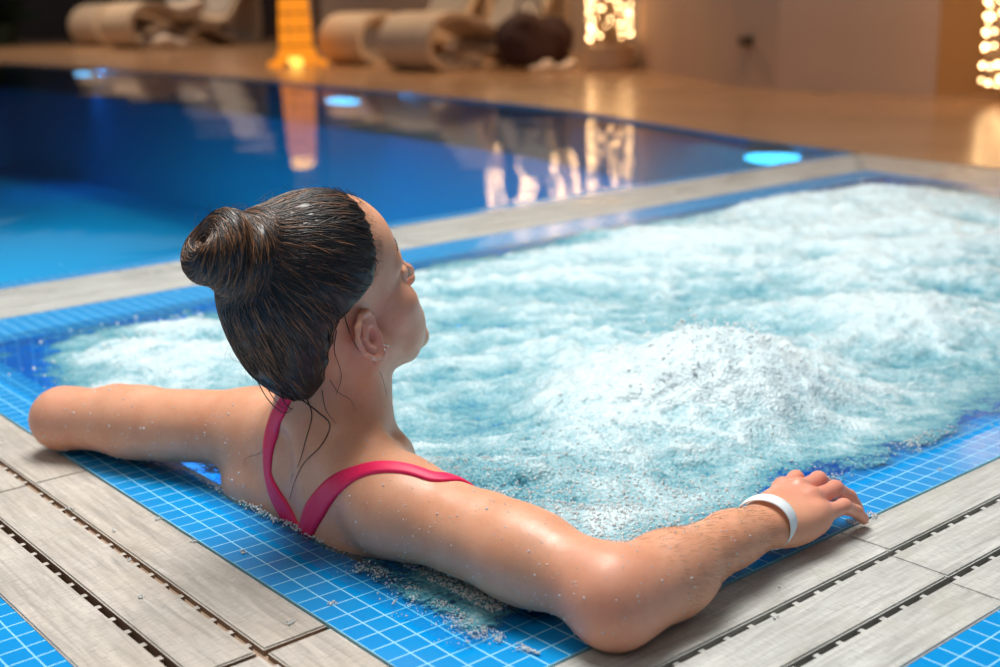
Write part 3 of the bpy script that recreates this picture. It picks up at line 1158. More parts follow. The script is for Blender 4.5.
# ------------------------------------------------------------------ the bather
TI, RO, HS, YA = 0.37, 0.05, 1.03, 0.07
hf = np.array([math.cos(TI) * math.cos(YA), math.cos(TI) * math.sin(YA), math.sin(TI)])
hl0 = np.array([-math.sin(YA), math.cos(YA), 0])
hu0 = np.cross(hf, hl0)
hl = hl0 * math.cos(RO) + hu0 * math.sin(RO)
hu = hu0 * math.cos(RO) - hl0 * math.sin(RO)
HO = np.array([0.006, 0.428, 0.255])
HR = np.stack([hf, hl, hu], 1)      # head axes as columns


def H(x, y, z):
    return HO + HS * (hf * x + hl * y + hu * z)


def hc(a, b, ra, rb, k=0.008, sub=False):
    return cone(H(*a), H(*b), ra * HS, rb * HS, k, sub)


def he(c, r, k=0.01, sub=False, rot=None):
    Rm = HR if rot is None else HR @ np.array(rot)
    return ell(H(*c), np.array(r) * HS, Rm, k, sub)


def rotY(a):
    c, s = math.cos(a), math.sin(a)
    return [[c, 0, s], [0, 1, 0], [-s, 0, c]]


def rotZ(a):
    c, s = math.cos(a), math.sin(a)
    return [[c, -s, 0], [s, c, 0], [0, 0, 1]]


RS, RE, RW = np.array([-.012, .282, .058]), np.array([.022, -.004, .049]), np.array([.262, .010, .040])
LS, LE, LW = np.array([-.006, .592, .066]), np.array([-.148, .872, .047]), np.array([.07, .875, .012])
body = []
# torso and hips
body += [ell((.055, .437, -.10), (.095, .150, .17), k=.03),
         ell((.012, .437, -.01), (.070, .150, .085), k=.04),
         ell((-.012, .355, .015), (.045, .065, .07), k=.03), ell((-.012, .520, .015), (.045, .065, .07), k=.03),
         ell((-.024, .566, .008), (.046, .058, .052), k=.03), ell((-.016, .560, -.05), (.040, .045, .08), k=.03),
         ell((.045, .437, -.25), (.085, .120, .14), k=.05),
         ell((.045, .437, -.40), (.115, .165, .12), k=.06),
         ell((.142, .372, -.085), (.058, .058, .058), k=.03), ell((.142, .502, -.085), (.058, .058, .058), k=.03)]
# shoulders, trapezius, neck
NB = np.array([-.004, .436, .095])
body += [cone(NB + (0, 0, .01), RS + (.0, .03, .004), .050, .046, .03), cone(NB + (0, 0, .01), LS + (.0, -.03, .004), .050, .046, .03),
         cone(NB + (-.005, 0, -.04), H(-.030, 0, -.045), .060, .050, .03),
         cone(NB + (.040, 0, -.03), H(.010, 0, -.070), .040, .042, .03),
         cone((.07, .40, .07), (.02, .33, .075), .014, .012, .03), cone((.07, .47, .07), (.02, .55, .08), .014, .012, .03),
         cone(H(-.015, -.055, -.035), (.06, .42, .065), .014, .012, .02)]
# spine hollow
body += [cone((-.070, .437, .10), (-.090, .437, -.10), .010, .012, .035, True)]
# right arm
mid = RS * 0.5 + RE * 0.5
body += [ell(RS + (-.004, -.008, .000), (.052, .062, .052), k=.03),
         cone(RS, RS * .35 + RE * .65, .049, .0445, .02), cone(RS * .4 + RE * .6, RE, .044, .038, .02),
         cone(mid + (.008, .02, .005), mid + (.006, -.05, .004), .034, .03, .02),
         ell(RE + (-.004, -.008, -.008), (.030, .029, .031), k=.025), ell(RE + (-.014, -.013, -.014), (.014, .013, .014), k=.02),
         cone(RE + (.0, -.012, -.013), RE * .6 + RW * .4 + (0, -.011, -.009), .027, .025, .03)]
f1 = RE * .68 + RW * .32
body += [cone(RE + (0, 0, -.006), f1 + (0, -.003, -.005), .037, .0385, .03), cone(f1 + (0, -.003, -.005), RE * .22 + RW * .78, .0385, .0275, .02),
         cone(RE * .25 + RW * .75 + (0, .006, 0), RW + (0, .007, 0), .026, .0205, .012), cone(RE * .25 + RW * .75 + (0, -.006, 0), RW + (0, -.007, -.002), .025, .0200, .012)]
# left arm
mid = LS * 0.5 + LE * 0.5
body += [ell(LS + (-.002, .006, -.002), (.050, .060, .050), k=.03),
         cone(LS, LS * .35 + LE * .65, .049, .045, .02), cone(LS * .4 + LE * .6, LE, .045, .039, .02),
         cone(mid + (.004, -.02, -.005), mid + (.0, .05, -.004), .034, .03, .02),
         ell(LE + (-.006, .008, -.003), (.034, .032, .033), k=.02)]
f2 = LE * .65 + LW * .35
body += [cone(LE, f2, .037, .038, .02), cone(f2, LW, .038, .023, .02),
         ell(LW + (.05, .0, -.012), (.052, .040, .016), k=.02)]
for j in range(4):
    b0 = LW + (.088, .027 - .018 * j, -.012)
    body += [cone(b0, b0 + (.042, .0, .004), .0095, .0085, .006), cone(b0 + (.042, .0, .004), b0 + (.066, .0, -.016), .0085, .007, .004)]
body += [cone(LW + (.03, -.03, -.012), LW + (.075, -.062, -.018), .013, .0095, .01)]
# legs under the water: knees drawn up towards the surface
for s_ in (-1, 1):
    hip = np.array([.07, .437 + .085 * s_, -.41])
    kn = np.array([.365, .437 + (-.045 if s_ < 0 else .12), -.075 if s_ < 0 else -.12])
    an = kn + (.22, .02 * s_, -.40)
    body += [cone(hip, kn, .085, .052, .05), cone(kn, kn * .6 + an * .4, .050, .052, .02), cone(kn * .6 + an * .4, an, .050, .034, .02),
             cone(an + (-.03, 0, -.02), an + (.13, 0, -.06), .032, .022, .02)]
# right hand laid on the rim, fingers bent over the edge
W0 = RW
mcp = {'i': (.352, .054, .044), 'm': (.352, .033, .049), 'r': (.345, .012, .046), 'l': (.333, -.008, .037)}
pip = {'i': (.391, .066, .041), 'm': (.398, .040, .045), 'r': (.393, .014, .043), 'l': (.376, -.010, .034)}
dip = {'i': (.411, .071, .026), 'm': (.421, .043, .031), 'r': (.418, .012, .028), 'l': (.399, -.011, .022)}
tip = {'i': (.423, .073, .010), 'm': (.435, .044, .013), 'r': (.432, .009, .010), 'l': (.413, -.012, .009)}
rad = {'i': .0090, 'm': .0093, 'r': .0090, 'l': .0082}
for fkey in 'imrl':
    a, b, c, d = (np.array(x[fkey]) for x in (mcp, pip, dip, tip))
    r = rad[fkey]
    pb_ = W0 + (b - W0) * 0.12 + np.array([0, (a[1] - W0[1]) * .25, 0])
    body += [cone(pb_, a + (0, 0, -.004), .0150, .0125, .014)]
    body += [cone(a + (0, 0, -.002), b, r * 1.18, r * 1.02, .006), cone(b, c, r * 1.04, r * .92, .0025), cone(c, d, r * .93, r * .78, .0025)]
    body += [ell(b + (0, 0, .001), (r * 1.12, r * 1.08, r * 1.05), k=.003), ell(a + (0, 0, .004), (.010, .009, .0085), k=.008)]
body += [ell((.318, .020, .034), (.044, .036, .0165), k=.014), ell((.305, -.006, .028), (.040, .015, .017), k=.014)]
# thumb leaves the far side of the palm near its base
body += [cone((.283, .030, .030), (.318, .062, .026), .0165, .0130, .012), cone((.318, .062, .026), (.352, .078, .020), .0118, .0105, .004),
         cone((.352, .078, .020), (.376, .082, .012), .0105, .0082, .003)]
# head
body += [he((-.014, 0, .045), (.094, .073, .080), .02),
         he((.042, 0, .045), (.050, .060, .062), .02),
         he((.036, 0, -.015), (.050, .056, .070), .02),
         he((-.045, 0, .0), (.050, .060, .055), .02),
         hc((-.002, .050, -.045), (.060, .020, -.094), .019, .017, .02), hc((-.002, -.050, -.045), (.060, -.020, -.094), .019, .017, .02),
         he((.052, 0, -.070), (.038, .038, .034), .02),
         he((.088, 0, -.098), (.0175, .025, .018), .016),
         he((.053, .039, -.030), (.029, .022, .024), .02), he((.053, -.039, -.030), (.029, .022, .024), .02), he((.060, -.030, -.062), (.024, .020, .026), .02), he((.060, .030, -.062), (.024, .020, .026), .02),
         he((.072, 0, -.060), (.027, .036, .034), .02),
         hc((.085, .008, .026), (.066, .046, .024), .0115, .009, .012), hc((.085, -.008, .026), (.066, -.046, .024), .0115, .009, .012),
         he((.092, .032, .004), (.014, .017, .012), .012, True), he((.092, -.032, .004), (.014, .017, .012), .012, True),
         he((.073, .032, .001), (.0135, .0150, .0125), .003), he((.073, -.032, .001), (.0135, .0150, .0125), .003),
         hc((.074, .046, .006), (.088, .020, .004), .0030, .0030, .003), hc((.074, -.046, .006), (.088, -.020, .004), .0030, .0030, .003),
         hc((.087, 0, .018), (.106, 0, -.021), .0085, .0090, .010), he((.1095, 0, -.024), (.009, .0100, .0085), .006),
         he((.100, .0115, -.027), (.010, .0075, .0075), .006), he((.100, -.0115, -.027), (.010, .0075, .0075), .006),
         he((.109, .007, -.036), (.006, .0035, .004), .002, True), he((.109, -.007, -.036), (.006, .0035, .004), .002, True),
         he((.0955, 0, -.0560), (.0085, .0210, .0058), .005), he((.0935, 0, -.0680), (.0085, .0180, .0068), .005),
         he((.0990, 0, -.0620), (.008, .0200, .0012), .002, True)]
# ears
for s_ in (-1, 1):
    ec = np.array([-.010, s_ * .070, -.020])
    lean = 0.10

    def E(u, v, wv):     # ear plane: u forward, v up, wv outward
        u = u * 1.22 - .001
        return (ec[0] + u * math.cos(lean) - v * math.sin(lean) - wv * .35, ec[1] + s_ * (wv + (-u) * .42), ec[2] + u * math.sin(lean) + v * math.cos(lean))
    body += [he((ec[0] - .002, ec[1] + s_ * .001, ec[2] + .002), (.018, .0065, .026), .006, False, rotZ(-s_ * .42))]
    rim = [(.010, .004, .002), (.013, .016, .003), (.009, .027, .005), (-.001, .0325, .007), (-.011, .029, .009), (-.0175, .018, .010), (-.0180, .004, .010), (-.0135, -.009, .009), (-.006, -.020, .007), (.003, -.027, .005)]
    for a, b in zip(rim[:-1], rim[1:]):
        body.append(hc(E(*a), E(*b), .0034, .0034, .003))
    body += [he(E(.004, -.0255, .005), (.0072, .0042, .0085), .004, False, rotZ(-s_ * .3)),
             hc(E(.011, -.004, .005), E(.009, -.013, .005), .0040, .0036, .004)]
    inn = [(-.004, .024, .009), (-.0095, .014, .009), (-.0085, .002, .009), (-.002, -.008, .008)]
    for a, b in zip(inn[:-1], inn[1:]):
        body.append(hc(E(*a), E(*b), .0024, .0026, .003))
    body += [he(E(.0030, .001, .0085), (.0075, .0090, .0105), .003, True, rotZ(-s_ * .3)),
             he(E(-.0135, .012, .013), (.0022, .0040, .013), .002, True, rotZ(-s_ * .42))]

bpts, bF = polygonise(body, (-.26, -.09, -1.02), (.86, 1.02, .46), 0.0021, None, 2)
bpts, bF = largest(bpts, bF)


def skin_material():
    q = NT('skin')
    v = q.coord()
    at = q.n('Attribute', attribute_name='flush')
    n1 = q.noise(v, 22, 5, 0.6)
    n2 = q.noise(v, 260, 3, 0.6)
    c = q.mix(q.ramp(n1, [(0.3, 0), (0.7, 1)]), (0.68, 0.31, 0.178), (0.77, 0.40, 0.25))
    c = q.mix(q.ramp(n2, [(0.55, 0), (0.8, 0.35)]), c, (0.50, 0.22, 0.13))
    c = q.mix(q.math('MULTIPLY', at.outputs['Fac'], 0.75), c, (0.72, 0.27, 0.21))
    vo = q.n('TexVoronoi', feature='F1', i={'Scale': 900.0})
    q.put(vo.inputs['Vector'], v)
    h = q.math('ADD', q.math('MULTIPLY', vo.outputs['Distance'], 0.5), q.noise(v, 120, 4, 0.6))
    nrm = q.bump(h, 0.25, 0.0008)
    pb = q.pbr(Base_Color=c, Roughness=q.ramp(q.noise(v, 40, 3), [(0.35, 0.34), (0.65, 0.52)]), Normal=nrm)
    pb.inputs['Subsurface Weight'].default_value = 0.35
    pb.inputs['Subsurface Radius'].default_value = (1.0, 0.35, 0.18)
    pb.inputs['Subsurface Scale'].default_value = 0.006
    pb.inputs['Coat Weight'].default_value = 0.07
    pb.inputs['Coat Roughness'].default_value = 0.2
    return q.m


M['skin'] = skin_material()
bme = np_mesh('person', bpts, bF)
fl = np.zeros(len(bpts))
for c_, r_, a_ in ((RE + (-.01, -.01, -.01), .05, .7), (np.array((.38, .03, .03)), .075, 1.1), (np.array(H(-.01, -.075, -.02)), .035, .9), (np.array(H(.12, 0, -.03)), .02, .8),
                   (np.array(H(.1, 0, -.062)), .015, 1.0), (LE, .05, .4), (np.array(H(.05, -.05, -.03)), .035, .35)):
    fl = np.maximum(fl, a_ * np.exp(-((bpts - c_) ** 2).sum(1) / (r_ * r_)))
bme.attributes.new('flush', 'FLOAT', 'POINT').data.foreach_set('value', fl.astype(np.float32))
person = link('person', bme, M['skin'], None, True)
tag(person, 'woman in pink swimsuit leaning back, arms along the blue rim, hair in a bun', 'person')
bvh = BVHTree.FromPolygons([tuple(p) for p in bpts.tolist()], bF.tolist())


def on_body(px, py):
    """where the view line through a picture point first meets the body"""
    d = Fv + R2 * (px - 500) / CF - U2 * (py - 333.5) / CF
    hit = bvh.ray_cast(Vector(CAM), Vector(d).normalized())
    return None if hit[0] is None else (np.array(hit[0]), np.array(hit[1]))


# swimsuit: straps that hug the back, and the suit under the water
M['suit'] = simple('magenta_swim_fabric', (0.92, 0.010, 0.11), 0.5, 0.10, 400, 0.0004)


def strap(pts, width, name='strap', n=60, th=0.0022):
    """fabric band hugging the body along points near it"""
    P = spline(pts, n)
    T = np.gradient(P, axis=0)
    T /= np.linalg.norm(T, axis=1)[:, None]
    rows, K = [], 9
    wd = np.interp(np.linspace(0, 1, n), np.linspace(0, 1, len(width)), width)
    N0 = []
    for i in range(n):
        c, nn, _, _ = bvh.find_nearest(Vector(P[i]))
        N0.append(np.array(nn))
        P[i] = np.array(c)
    N0 = np.array(N0)
    for _ in range(4):
        N0[1:-1] = (N0[:-2] + N0[1:-1] * 2 + N0[2:]) / 4
        P[1:-1] = (P[:-2] + P[1:-1] * 2 + P[2:]) / 4
    for i in range(n):
        side = np.cross(T[i], N0[i])
        side /= np.linalg.norm(side)
        row = []
        for k in range(K):
            u = (k / (K - 1) - 0.5)
            p = P[i] + side * u * wd[i] + N0[i] * 0.006
            c, nn, _, _ = bvh.find_nearest(Vector(p))
            ridge = 0.0005 * math.cos(u * 2 * math.pi * 3)
            row.append(np.array(c) + np.array(nn) * (0.0012 + th * (1 - (2 * u) ** 4) + ridge))
        rows.append(row)
    R_ = np.array(rows)
    for _ in range(2):
        R_[1:-1] = (R_[:-2] + 2 * R_[1:-1] + R_[2:]) / 4
    V = R_.reshape(-1, 3)
    i = np.arange(n - 1)[:, None] * K
    j = np.arange(K - 1)[None, :]
    Fq = np.stack([i + j, i + j + 1, i + K + j + 1, i + K + j], -1).reshape(-1, 4)
    o = link(name, np_mesh(name, V, Fq), M['suit'], person, True)
    s = o.modifiers.new('thick', 'SOLIDIFY')
    s.thickness = 0.002
    s.offset = -1
    return o


lp = [on_body(*p)[0] for p in ((281, 409), (273, 425), (268, 445), (268, 470), (274, 492), (283, 508))]
lp = [on_body(292, 388)[0], on_body(286, 398)[0]] + lp + [lp[-1] + (.0, -.03, -.035)]
strap(lp, (.018, .020, .026, .030, .031, .030, .030))
rp = [on_body(*p)[0] for p in ((436, 478), (415, 471), (392, 467), (368, 469), (345, 479), (326, 495), (313, 514), (306, 530))]
rp = [rp[0] + (.05, -.005, -.035), rp[0] + (.02, -.004, -.008)] + rp + [rp[-1] + (.0, .03, -.03)]
strap(rp, (.024, .022, .019, .020, .024, .028, .029, .028))
# body of the suit: offset skin of the torso below the waterline
vn = np.zeros_like(bpts)
fn = np.cross(bpts[bF[:, 1]] - bpts[bF[:, 0]], bpts[bF[:, 3]] - bpts[bF[:, 0]])
for k in range(4):
    for ax in range(3):
        vn[:, ax] += np.bincount(bF[:, k], fn[:, ax], len(bpts))
vn /= np.linalg.norm(vn, axis=1)[:, None] + 1e-12
C4 = bpts[bF].mean(1)
top = np.interp(C4[:, 0], [-.1, 0.0, .08, .2], [-.06, -.05, -.015, -.03])
hipcut = np.linalg.norm((C4 - np.array([.16, 0, -.44]))[:, [0, 2]], axis=1) > 0
sel = (C4[:, 2] < top) & (C4[:, 2] > -.46) & (C4[:, 0] < .19) & (np.abs(C4[:, 1] - .437) < .175)
vi, inv = np.unique(bF[sel], return_inverse=True)
so = link('suit_bodice', np_mesh('suit_bodice', bpts[vi] + vn[vi] * 0.0022, inv.reshape(-1, 4)), M['suit'], person, True)

# wristband
ax_ = (np.array(mcp['m']) - RW)
ax_ /= np.linalg.norm(ax_)
c0 = RW + ax_ * 0.006
u_ = np.cross([0, 0, 1.0], ax_)
u_ /= np.linalg.norm(u_)
v_ = np.cross(ax_, u_)
V, Fc = [], []
nb_, kb_ = 64, 7
for i in range(nb_):
    a = 2 * math.pi * i / nb_
    for k in range(kb_):
        t = k / (kb_ - 1) - .5
        rr = 1 + 0.02 * math.cos(3 * a)
        p = c0 + ax_ * (t * .0155 + .004 * math.sin(a)) + u_ * (.0320 * rr * math.cos(a)) + v_ * (.0262 * rr * math.sin(a) + .001) + (-.0005 * (2 * t) ** 2) * (u_ * math.cos(a) + v_ * math.sin(a))
        V.append(p)
for i in range(nb_):
    for k in range(kb_ - 1):
        Fc.append((i * kb_ + k, i * kb_ + k + 1, ((i + 1) % nb_) * kb_ + k + 1, ((i + 1) % nb_) * kb_ + k))
wbn = link('wristband', mesh_from('wristband', V, Fc), M['white_plastic'], person, True)
s = wbn.modifiers.new('thick', 'SOLIDIFY')
s.thickness = 0.0012
wbn['label'] = 'plain white paper-like wristband'
# ------------------------------------------------------------------ hair
def hair_material(name, dark, light):
    q = NT(name)
    at = q.n('Attribute', attribute_name='tone')
    v = q.coord()
    f = q.math('ADD', at.outputs['Fac'], q.math('MULTIPLY', q.math('SUBTRACT', q.noise(v, 60, 3), 0.5), 0.5))
    c = q.mix(q.ramp(f, [(0.25, 0), (0.9, 1)]), dark, light)
    pb = q.pbr(Base_Color=c, Roughness=0.42)
    pb.inputs['Specular IOR Level'].default_value = 0.7
    return q.m


M['hair'] = hair_material('brown_hair', (0.006, 0.0032, 0.0025), (0.42, 0.17, 0.06))
BC = np.array(H(-.088, .002, .116))
BA = -0.72 * R2 - 0.62 * Fv + 0.22 * U2
BA /= np.linalg.norm(BA)
b1_ = np.cross(BA, [0, 0, 1.0])
b1_ /= np.linalg.norm(b1_)
b2_ = np.cross(BA, b1_)
hp = [he((-.016, 0, .048), (.103, .0795, .0865), .01),
      he((-.054, 0, .004), (.066, .0680, .080), .02),
      he((-.062, 0, -.034), (.033, .046, .058), .02),
      he((-.060, 0, .100), (.046, .044, .042), .02)]
tor = []
NTO = 22
for i in range(NTO):
    a0, a1 = 2 * math.pi * i / NTO, 2 * math.pi * (i + 1) / NTO
    rr0 = 0.0225 + 0.0025 * math.sin(a0 * 2 + .6)
    rr1 = 0.0225 + 0.0025 * math.sin(a1 * 2 + .6)
    p0 = BC + BA * (.014 + .004 * math.sin(a0)) + (b1_ * math.cos(a0) + b2_ * math.sin(a0)) * rr0
    p1 = BC + BA * (.014 + .004 * math.sin(a1)) + (b1_ * math.cos(a1) + b2_ * math.sin(a1)) * rr1
    tor.append(cone(p0, p1, .0200 + .002 * math.sin(3 * a0), .0200 + .002 * math.sin(3 * a1), .004))
hp += tor
# second coil wrapped round the base of the bun
for i in range(NTO):
    a0, a1 = 2 * math.pi * i / NTO, 2 * math.pi * (i + 1) / NTO
    f_ = lambda a: BC - BA * (.012 - .006 * math.sin(a + 1.0)) + (b1_ * math.cos(a) + b2_ * math.sin(a)) * (.0300 + .003 * math.cos(a * 2))
    hp.append(cone(f_(a0), f_(a1), .0175, .0175, .004))


def hair_cut(P, d):
    Q = (P - HO) @ HR / HS
    x, y, z = Q[:, 0], Q[:, 1], Q[:, 2]
    zs = [-.12, -.09, -.050, -.016, .004, .020, .029, .040, .062, .092, .125, .16]
    xs = [-.088, -.076, -.068, -.058, -.048, -.036, .010, .030, .042, .052, .068, .08]
    xh = np.interp(z, zs, xs)
    side = np.clip(np.abs(y) / .07, 0, 1)
    xh = xh + (1 - side ** 2) * np.interp(z, [-.12, -.02, .03, .09, .16], [.0, .0, .03, .020, .0]) + 0.003 * np.sin(z * 400 + y * 260)
    cut = (x - xh) * 0.75
    bun = np.linalg.norm(P - BC, axis=1) < .075
    cut = np.where(bun, -1, cut)
    h_ = np.clip(0.5 + 0.5 * (cut - d) / .018, 0, 1)
    return d + (cut - d) * h_ + .018 * h_ * (1 - h_)


hpts, hF = polygonise(hp, HO + (-.24, -.13, -.16), HO + (.16, .13, .24), 0.0019, None, 2, hair_cut)
hpts, hF = largest(hpts, hF)
hbvh = BVHTree.FromPolygons([tuple(p) for p in hpts.tolist()], hF.tolist())
BT = np.array(H(-.070, 0, .100))


def flow(p, nrm):
    dv = p - BC
    ax = dv @ BA
    rad_ = dv - BA * ax
    rr = np.linalg.norm(rad_)
    if rr < .056 and ax > -.030:      # coils of the bun
        t = np.cross(BA, rad_ / (rr + 1e-6))
        t = t + 0.35 * np.cross(nrm, t)
    else:
        t = BT - p
        t = t / (np.linalg.norm(t) + 1e-9)
        t = t + np.array([0, 0, .10])
    t = t - nrm * (t @ nrm)
    return t / (np.linalg.norm(t) + 1e-9)


# combed relief on the hair mass: ridges that follow the flow
hn = np.zeros_like(hpts)
fn = np.cross(hpts[hF[:, 1]] - hpts[hF[:, 0]], hpts[hF[:, 3]] - hpts[hF[:, 0]])
for k in range(4):
    for ax in range(3):
        hn[:, ax] += np.bincount(hF[:, k], fn[:, ax], len(hpts))
hn /= np.linalg.norm(hn, axis=1)[:, None] + 1e-12
dv = hpts - BT
dist = np.linalg.norm(dv, axis=1)
dd = dv / (dist[:, None] + 1e-9)
ridge = fbm(dd * np.array([1, 1, 1.0]), 9, 3, 3, .6)
inb = (np.linalg.norm(hpts - BC, axis=1) < .056)
dvb = hpts - BC
axb = dvb @ BA
rb = np.linalg.norm(dvb - BA * axb[:, None], axis=1)
ridge_b = fbm(np.stack([axb, rb, 0 * rb], 1), 260, 2, 8, .6) * .7
ridge = np.where(inb, ridge_b, ridge)
hv = hpts + hn * (0.0011 * ridge)[:, None]
hm = np_mesh('hair', hv, hF)
hq = (hpts - HO) @ HR / HS
tone = 0.08 + 0.16 * ridge + 0.26 * np.exp(-((hpts - BC) ** 2).sum(1) / .06 ** 2)
hm.attributes.new('tone', 'FLOAT', 'POINT').data.foreach_set('value', tone.astype(np.float32))
hair = link('hair', hm, M['hair'], person, True)
hair['label'] = 'dark brown wet hair combed back into a bun with lighter ends'


def add_strands(name, n, rad_, lift, length, tone_fn, seed, parent):
    r_ = np.random.default_rng(seed)
    paths, radii, tones = [], [], []
    idx = r_.integers(0, len(hpts), n)
    for i in idx:
        p = hpts[i].copy()
        nn = hn[i]
        L = r_.uniform(*length)
        m = 9
        st = L / m
        pth = [p + nn * lift]
        lf_ = r_.uniform(0.2, 1.0) * lift
        sw = r_.normal(0, .16)
        for _ in range(m):
            t = flow(p, nn)
            t = t + np.cross(nn, t) * sw
            p = p + t * st
            c, q_, _, _ = hbvh.find_nearest(Vector(p))
            p = np.array(c)
            nn = np.array(q_)
            pth.append(p + nn * lf_)
        pth = np.array(pth)
        pth[0] -= hn[i] * lift * 1.2
        pth[-1] -= nn * lf_ * 1.5
        pth[1:-1] = (pth[:-2] + 2 * pth[1:-1] + pth[2:]) / 4
        paths.append(pth)
        prof_ = np.sin(np.linspace(.25, math.pi - .12, m + 1))
        radii.append(rad_ * r_.uniform(.6, 1.3) * prof_)
        tones.append(tone_fn(hpts[i], r_))
    V_, Q_ = tubes(paths, radii, 4)
    me_ = np_mesh(name, V_, Q_)
    tt = np.repeat(tones, (9 + 1) * 4)
    me_.attributes.new('tone', 'FLOAT', 'POINT').data.foreach_set('value', np.array(tt, dtype=np.float32))
    return link(name, me_, M['hair'], parent, True)


def tonef(p, r_):
    g = math.exp(-((p - BC) ** 2).sum() / .075 ** 2)
    q_ = (p - HO) @ HR / HS
    low = 0.25 * math.exp(-((q_[0] + .11) ** 2 + (q_[2] - .0) ** 2) / .05 ** 2)
    return float(np.clip(r_.normal(0.08 + .38 * g + low, .26), 0, 1.1))


add_strands('hair_strands', 5200, .00055, .0011, (.03, .075), tonef, 5, hair)['kind'] = 'stuff'
# fly-aways and loose wisps
wis, wr = [], []
r_ = np.random.default_rng(77)
for _ in range(420):
    i = r_.integers(0, len(hpts))
    if hn[i][2] < 0.1 and r_.random() < .7:
        continue
    p = hpts[i]
    t = flow(p, hn[i]) * r_.choice([-1, 1])
    L = r_.uniform(.008, .028)
    s_ = np.linspace(0, 1, 7)[:, None]
    wis.append(p + t * L * s_ + hn[i] * (L * r_.uniform(.15, .6)) * np.sin(s_ * 2.0) + np.cross(hn[i], t) * L * .4 * s_ ** 2 * r_.normal())
    wr.append(np.linspace(.00018, .00007, 7))
def wisp(pts, r0=.0005, off=.001, n=22):
    out = []
    for q_ in pts:
        if len(q_) == 2:
            h_ = on_body(*q_)
            if h_ is None:
                continue
            out.append(h_[0] + h_[1] * off)
        else:
            out.append(np.array(q_))
    wis.append(spline(out, n))
    wr.append(np.linspace(r0, r0 * .35, n))


def free(px, py, k):
    d = Fv + R2 * (px - 500) / CF - U2 * (py - 333.5) / CF
    return tuple(CAM + d * k)


wisp([(343, 312), (347, 326), (352, 340), (362, 352), (374, 362), (381, 376), (386, 395)], .0006)
wisp([(336, 330), (334, 350), (341, 375), (336, 395)], .0006)
wisp([(300, 398), (318, 412), (330, 425), (322, 445), (305, 462), (296, 480), (290, 500)], .0008)
wisp([(306, 396), (312, 415), (306, 440), (300, 462), (292, 478)], .0007)
wisp([(322, 390), (326, 410), (336, 424)], .0005)
wisp([(330, 380), (338, 392), (350, 400), (356, 412)], .0004)
wisp([free(252, 362, 1.40), free(258, 382, 1.40), free(270, 402, 1.39), free(284, 413, 1.385), free(293, 408, 1.38)], .0009)
wisp([free(262, 378, 1.40), free(272, 396, 1.39), free(283, 408, 1.385), free(291, 402, 1.38)], .0007)
wisp([free(280, 388, 1.385), free(284, 402, 1.38), free(292, 410, 1.375)], .0010)
wisp([(270, 440), (262, 452), (247, 458), (244, 466)], .0004)
# soft baby hairs over the hairline
bq = (bpts - HO) @ HR / HS
for i in rng.permutation(np.where((bq[:, 2] > .03) & (bq[:, 0] > .015) & (np.abs(bq[:, 1]) < .09) & (bq[:, 0] < .10))[0])[:6000]:
    p = bpts[i]
    c, q_, _, dd_ = hbvh.find_nearest(Vector(p))
    if dd_ is None or dd_ > .008 or (np.array(c) - p) @ vn[i] > .004 or len(wis) > 600:
        continue
    t = BT - p
    t -= vn[i] * (t @ vn[i])
    t /= np.linalg.norm(t)
    L = rng.uniform(.012, .022)
    s_ = np.linspace(0, 1, 7)[:, None]
    wis.append(p + t * L * s_ + vn[i] * (.0003 + .004 * s_ ** 2) + np.cross(vn[i], t) * L * .15 * s_ ** 2 * rng.normal())
    wr.append(np.linspace(.00005, .00016, 7))
V_, Q_ = tubes(wis, wr, 4)
me_ = np_mesh('loose_wisps', V_, Q_)
me_.attributes.new('tone', 'FLOAT', 'POINT').data.foreach_set('value', np.full(len(V_), .15, dtype=np.float32))
link('loose_wisps', me_, M['hair'], hair, True)['kind'] = 'stuff'
# eyebrows and lashes, one of each per side
def hairs(name, paths, radii, label=None):
    V_, Q_ = tubes(paths, radii, 4)
    me_ = np_mesh(name, V_, Q_)
    me_.attributes.new('tone', 'FLOAT', 'POINT').data.foreach_set('value', np.zeros(len(V_), dtype=np.float32))
    o = link(name, me_, M['hair'], person, True)
    o['kind'] = 'stuff'


for s_ in (-1, 1):
    lash, lr = [], []
    for k in range(70):
        t = k / 69
        b = np.array(H(.0965 - .030 * t ** 1.5, s_ * (.010 + .036 * t), .031 + .006 * math.sin(t * 2.4)))
        c, q_, _, _ = bvh.find_nearest(Vector(b))
        c, q_ = np.array(c), np.array(q_)
        d_ = np.array(H(-.004, s_ * .008, .003)) - HO
        lash.append(c + q_ * .0004 + d_ * np.linspace(0, .8, 4)[:, None] + hu * rng.normal(0, .0012))
        lr.append(np.linspace(.0004, .0001, 4))
    hairs('eyebrow', lash, lr)
    lash, lr = [], []
    for k in range(40):
        t = k / 39
        b = np.array(H(.088 - .012 * (2 * t - 1) ** 2, s_ * (.020 + .026 * t), -.003))
        c, q_, _, _ = bvh.find_nearest(Vector(b))
        c, q_ = np.array(c), np.array(q_)
        u = np.linspace(0, 1, 5)[:, None]
        d_ = (np.array(H(.0085, s_ * (.004 * (t - .3)), -.002)) - HO)
        lash.append(c + d_ * u + hu * .003 * u ** 2)
        lr.append(np.linspace(.00028, .00008, 5))
    hairs('eyelashes', lash, lr)
# small studs on the earlobe
M['silver'] = simple('silver', (0.8, 0.8, 0.82), 0.15, 0.02, 50, 0, Metallic=1.0)
for px, py in ((386, 350), (389, 346), (385.5, 345)):
    h_ = on_body(px - 2, py)
    if h_ is None:
        continue
    V_, F_ = bulbs_mesh([h_[0] + h_[1] * .0008], .0016)
    link('earring', np_mesh('earring', V_, F_), M['silver'], person, True)

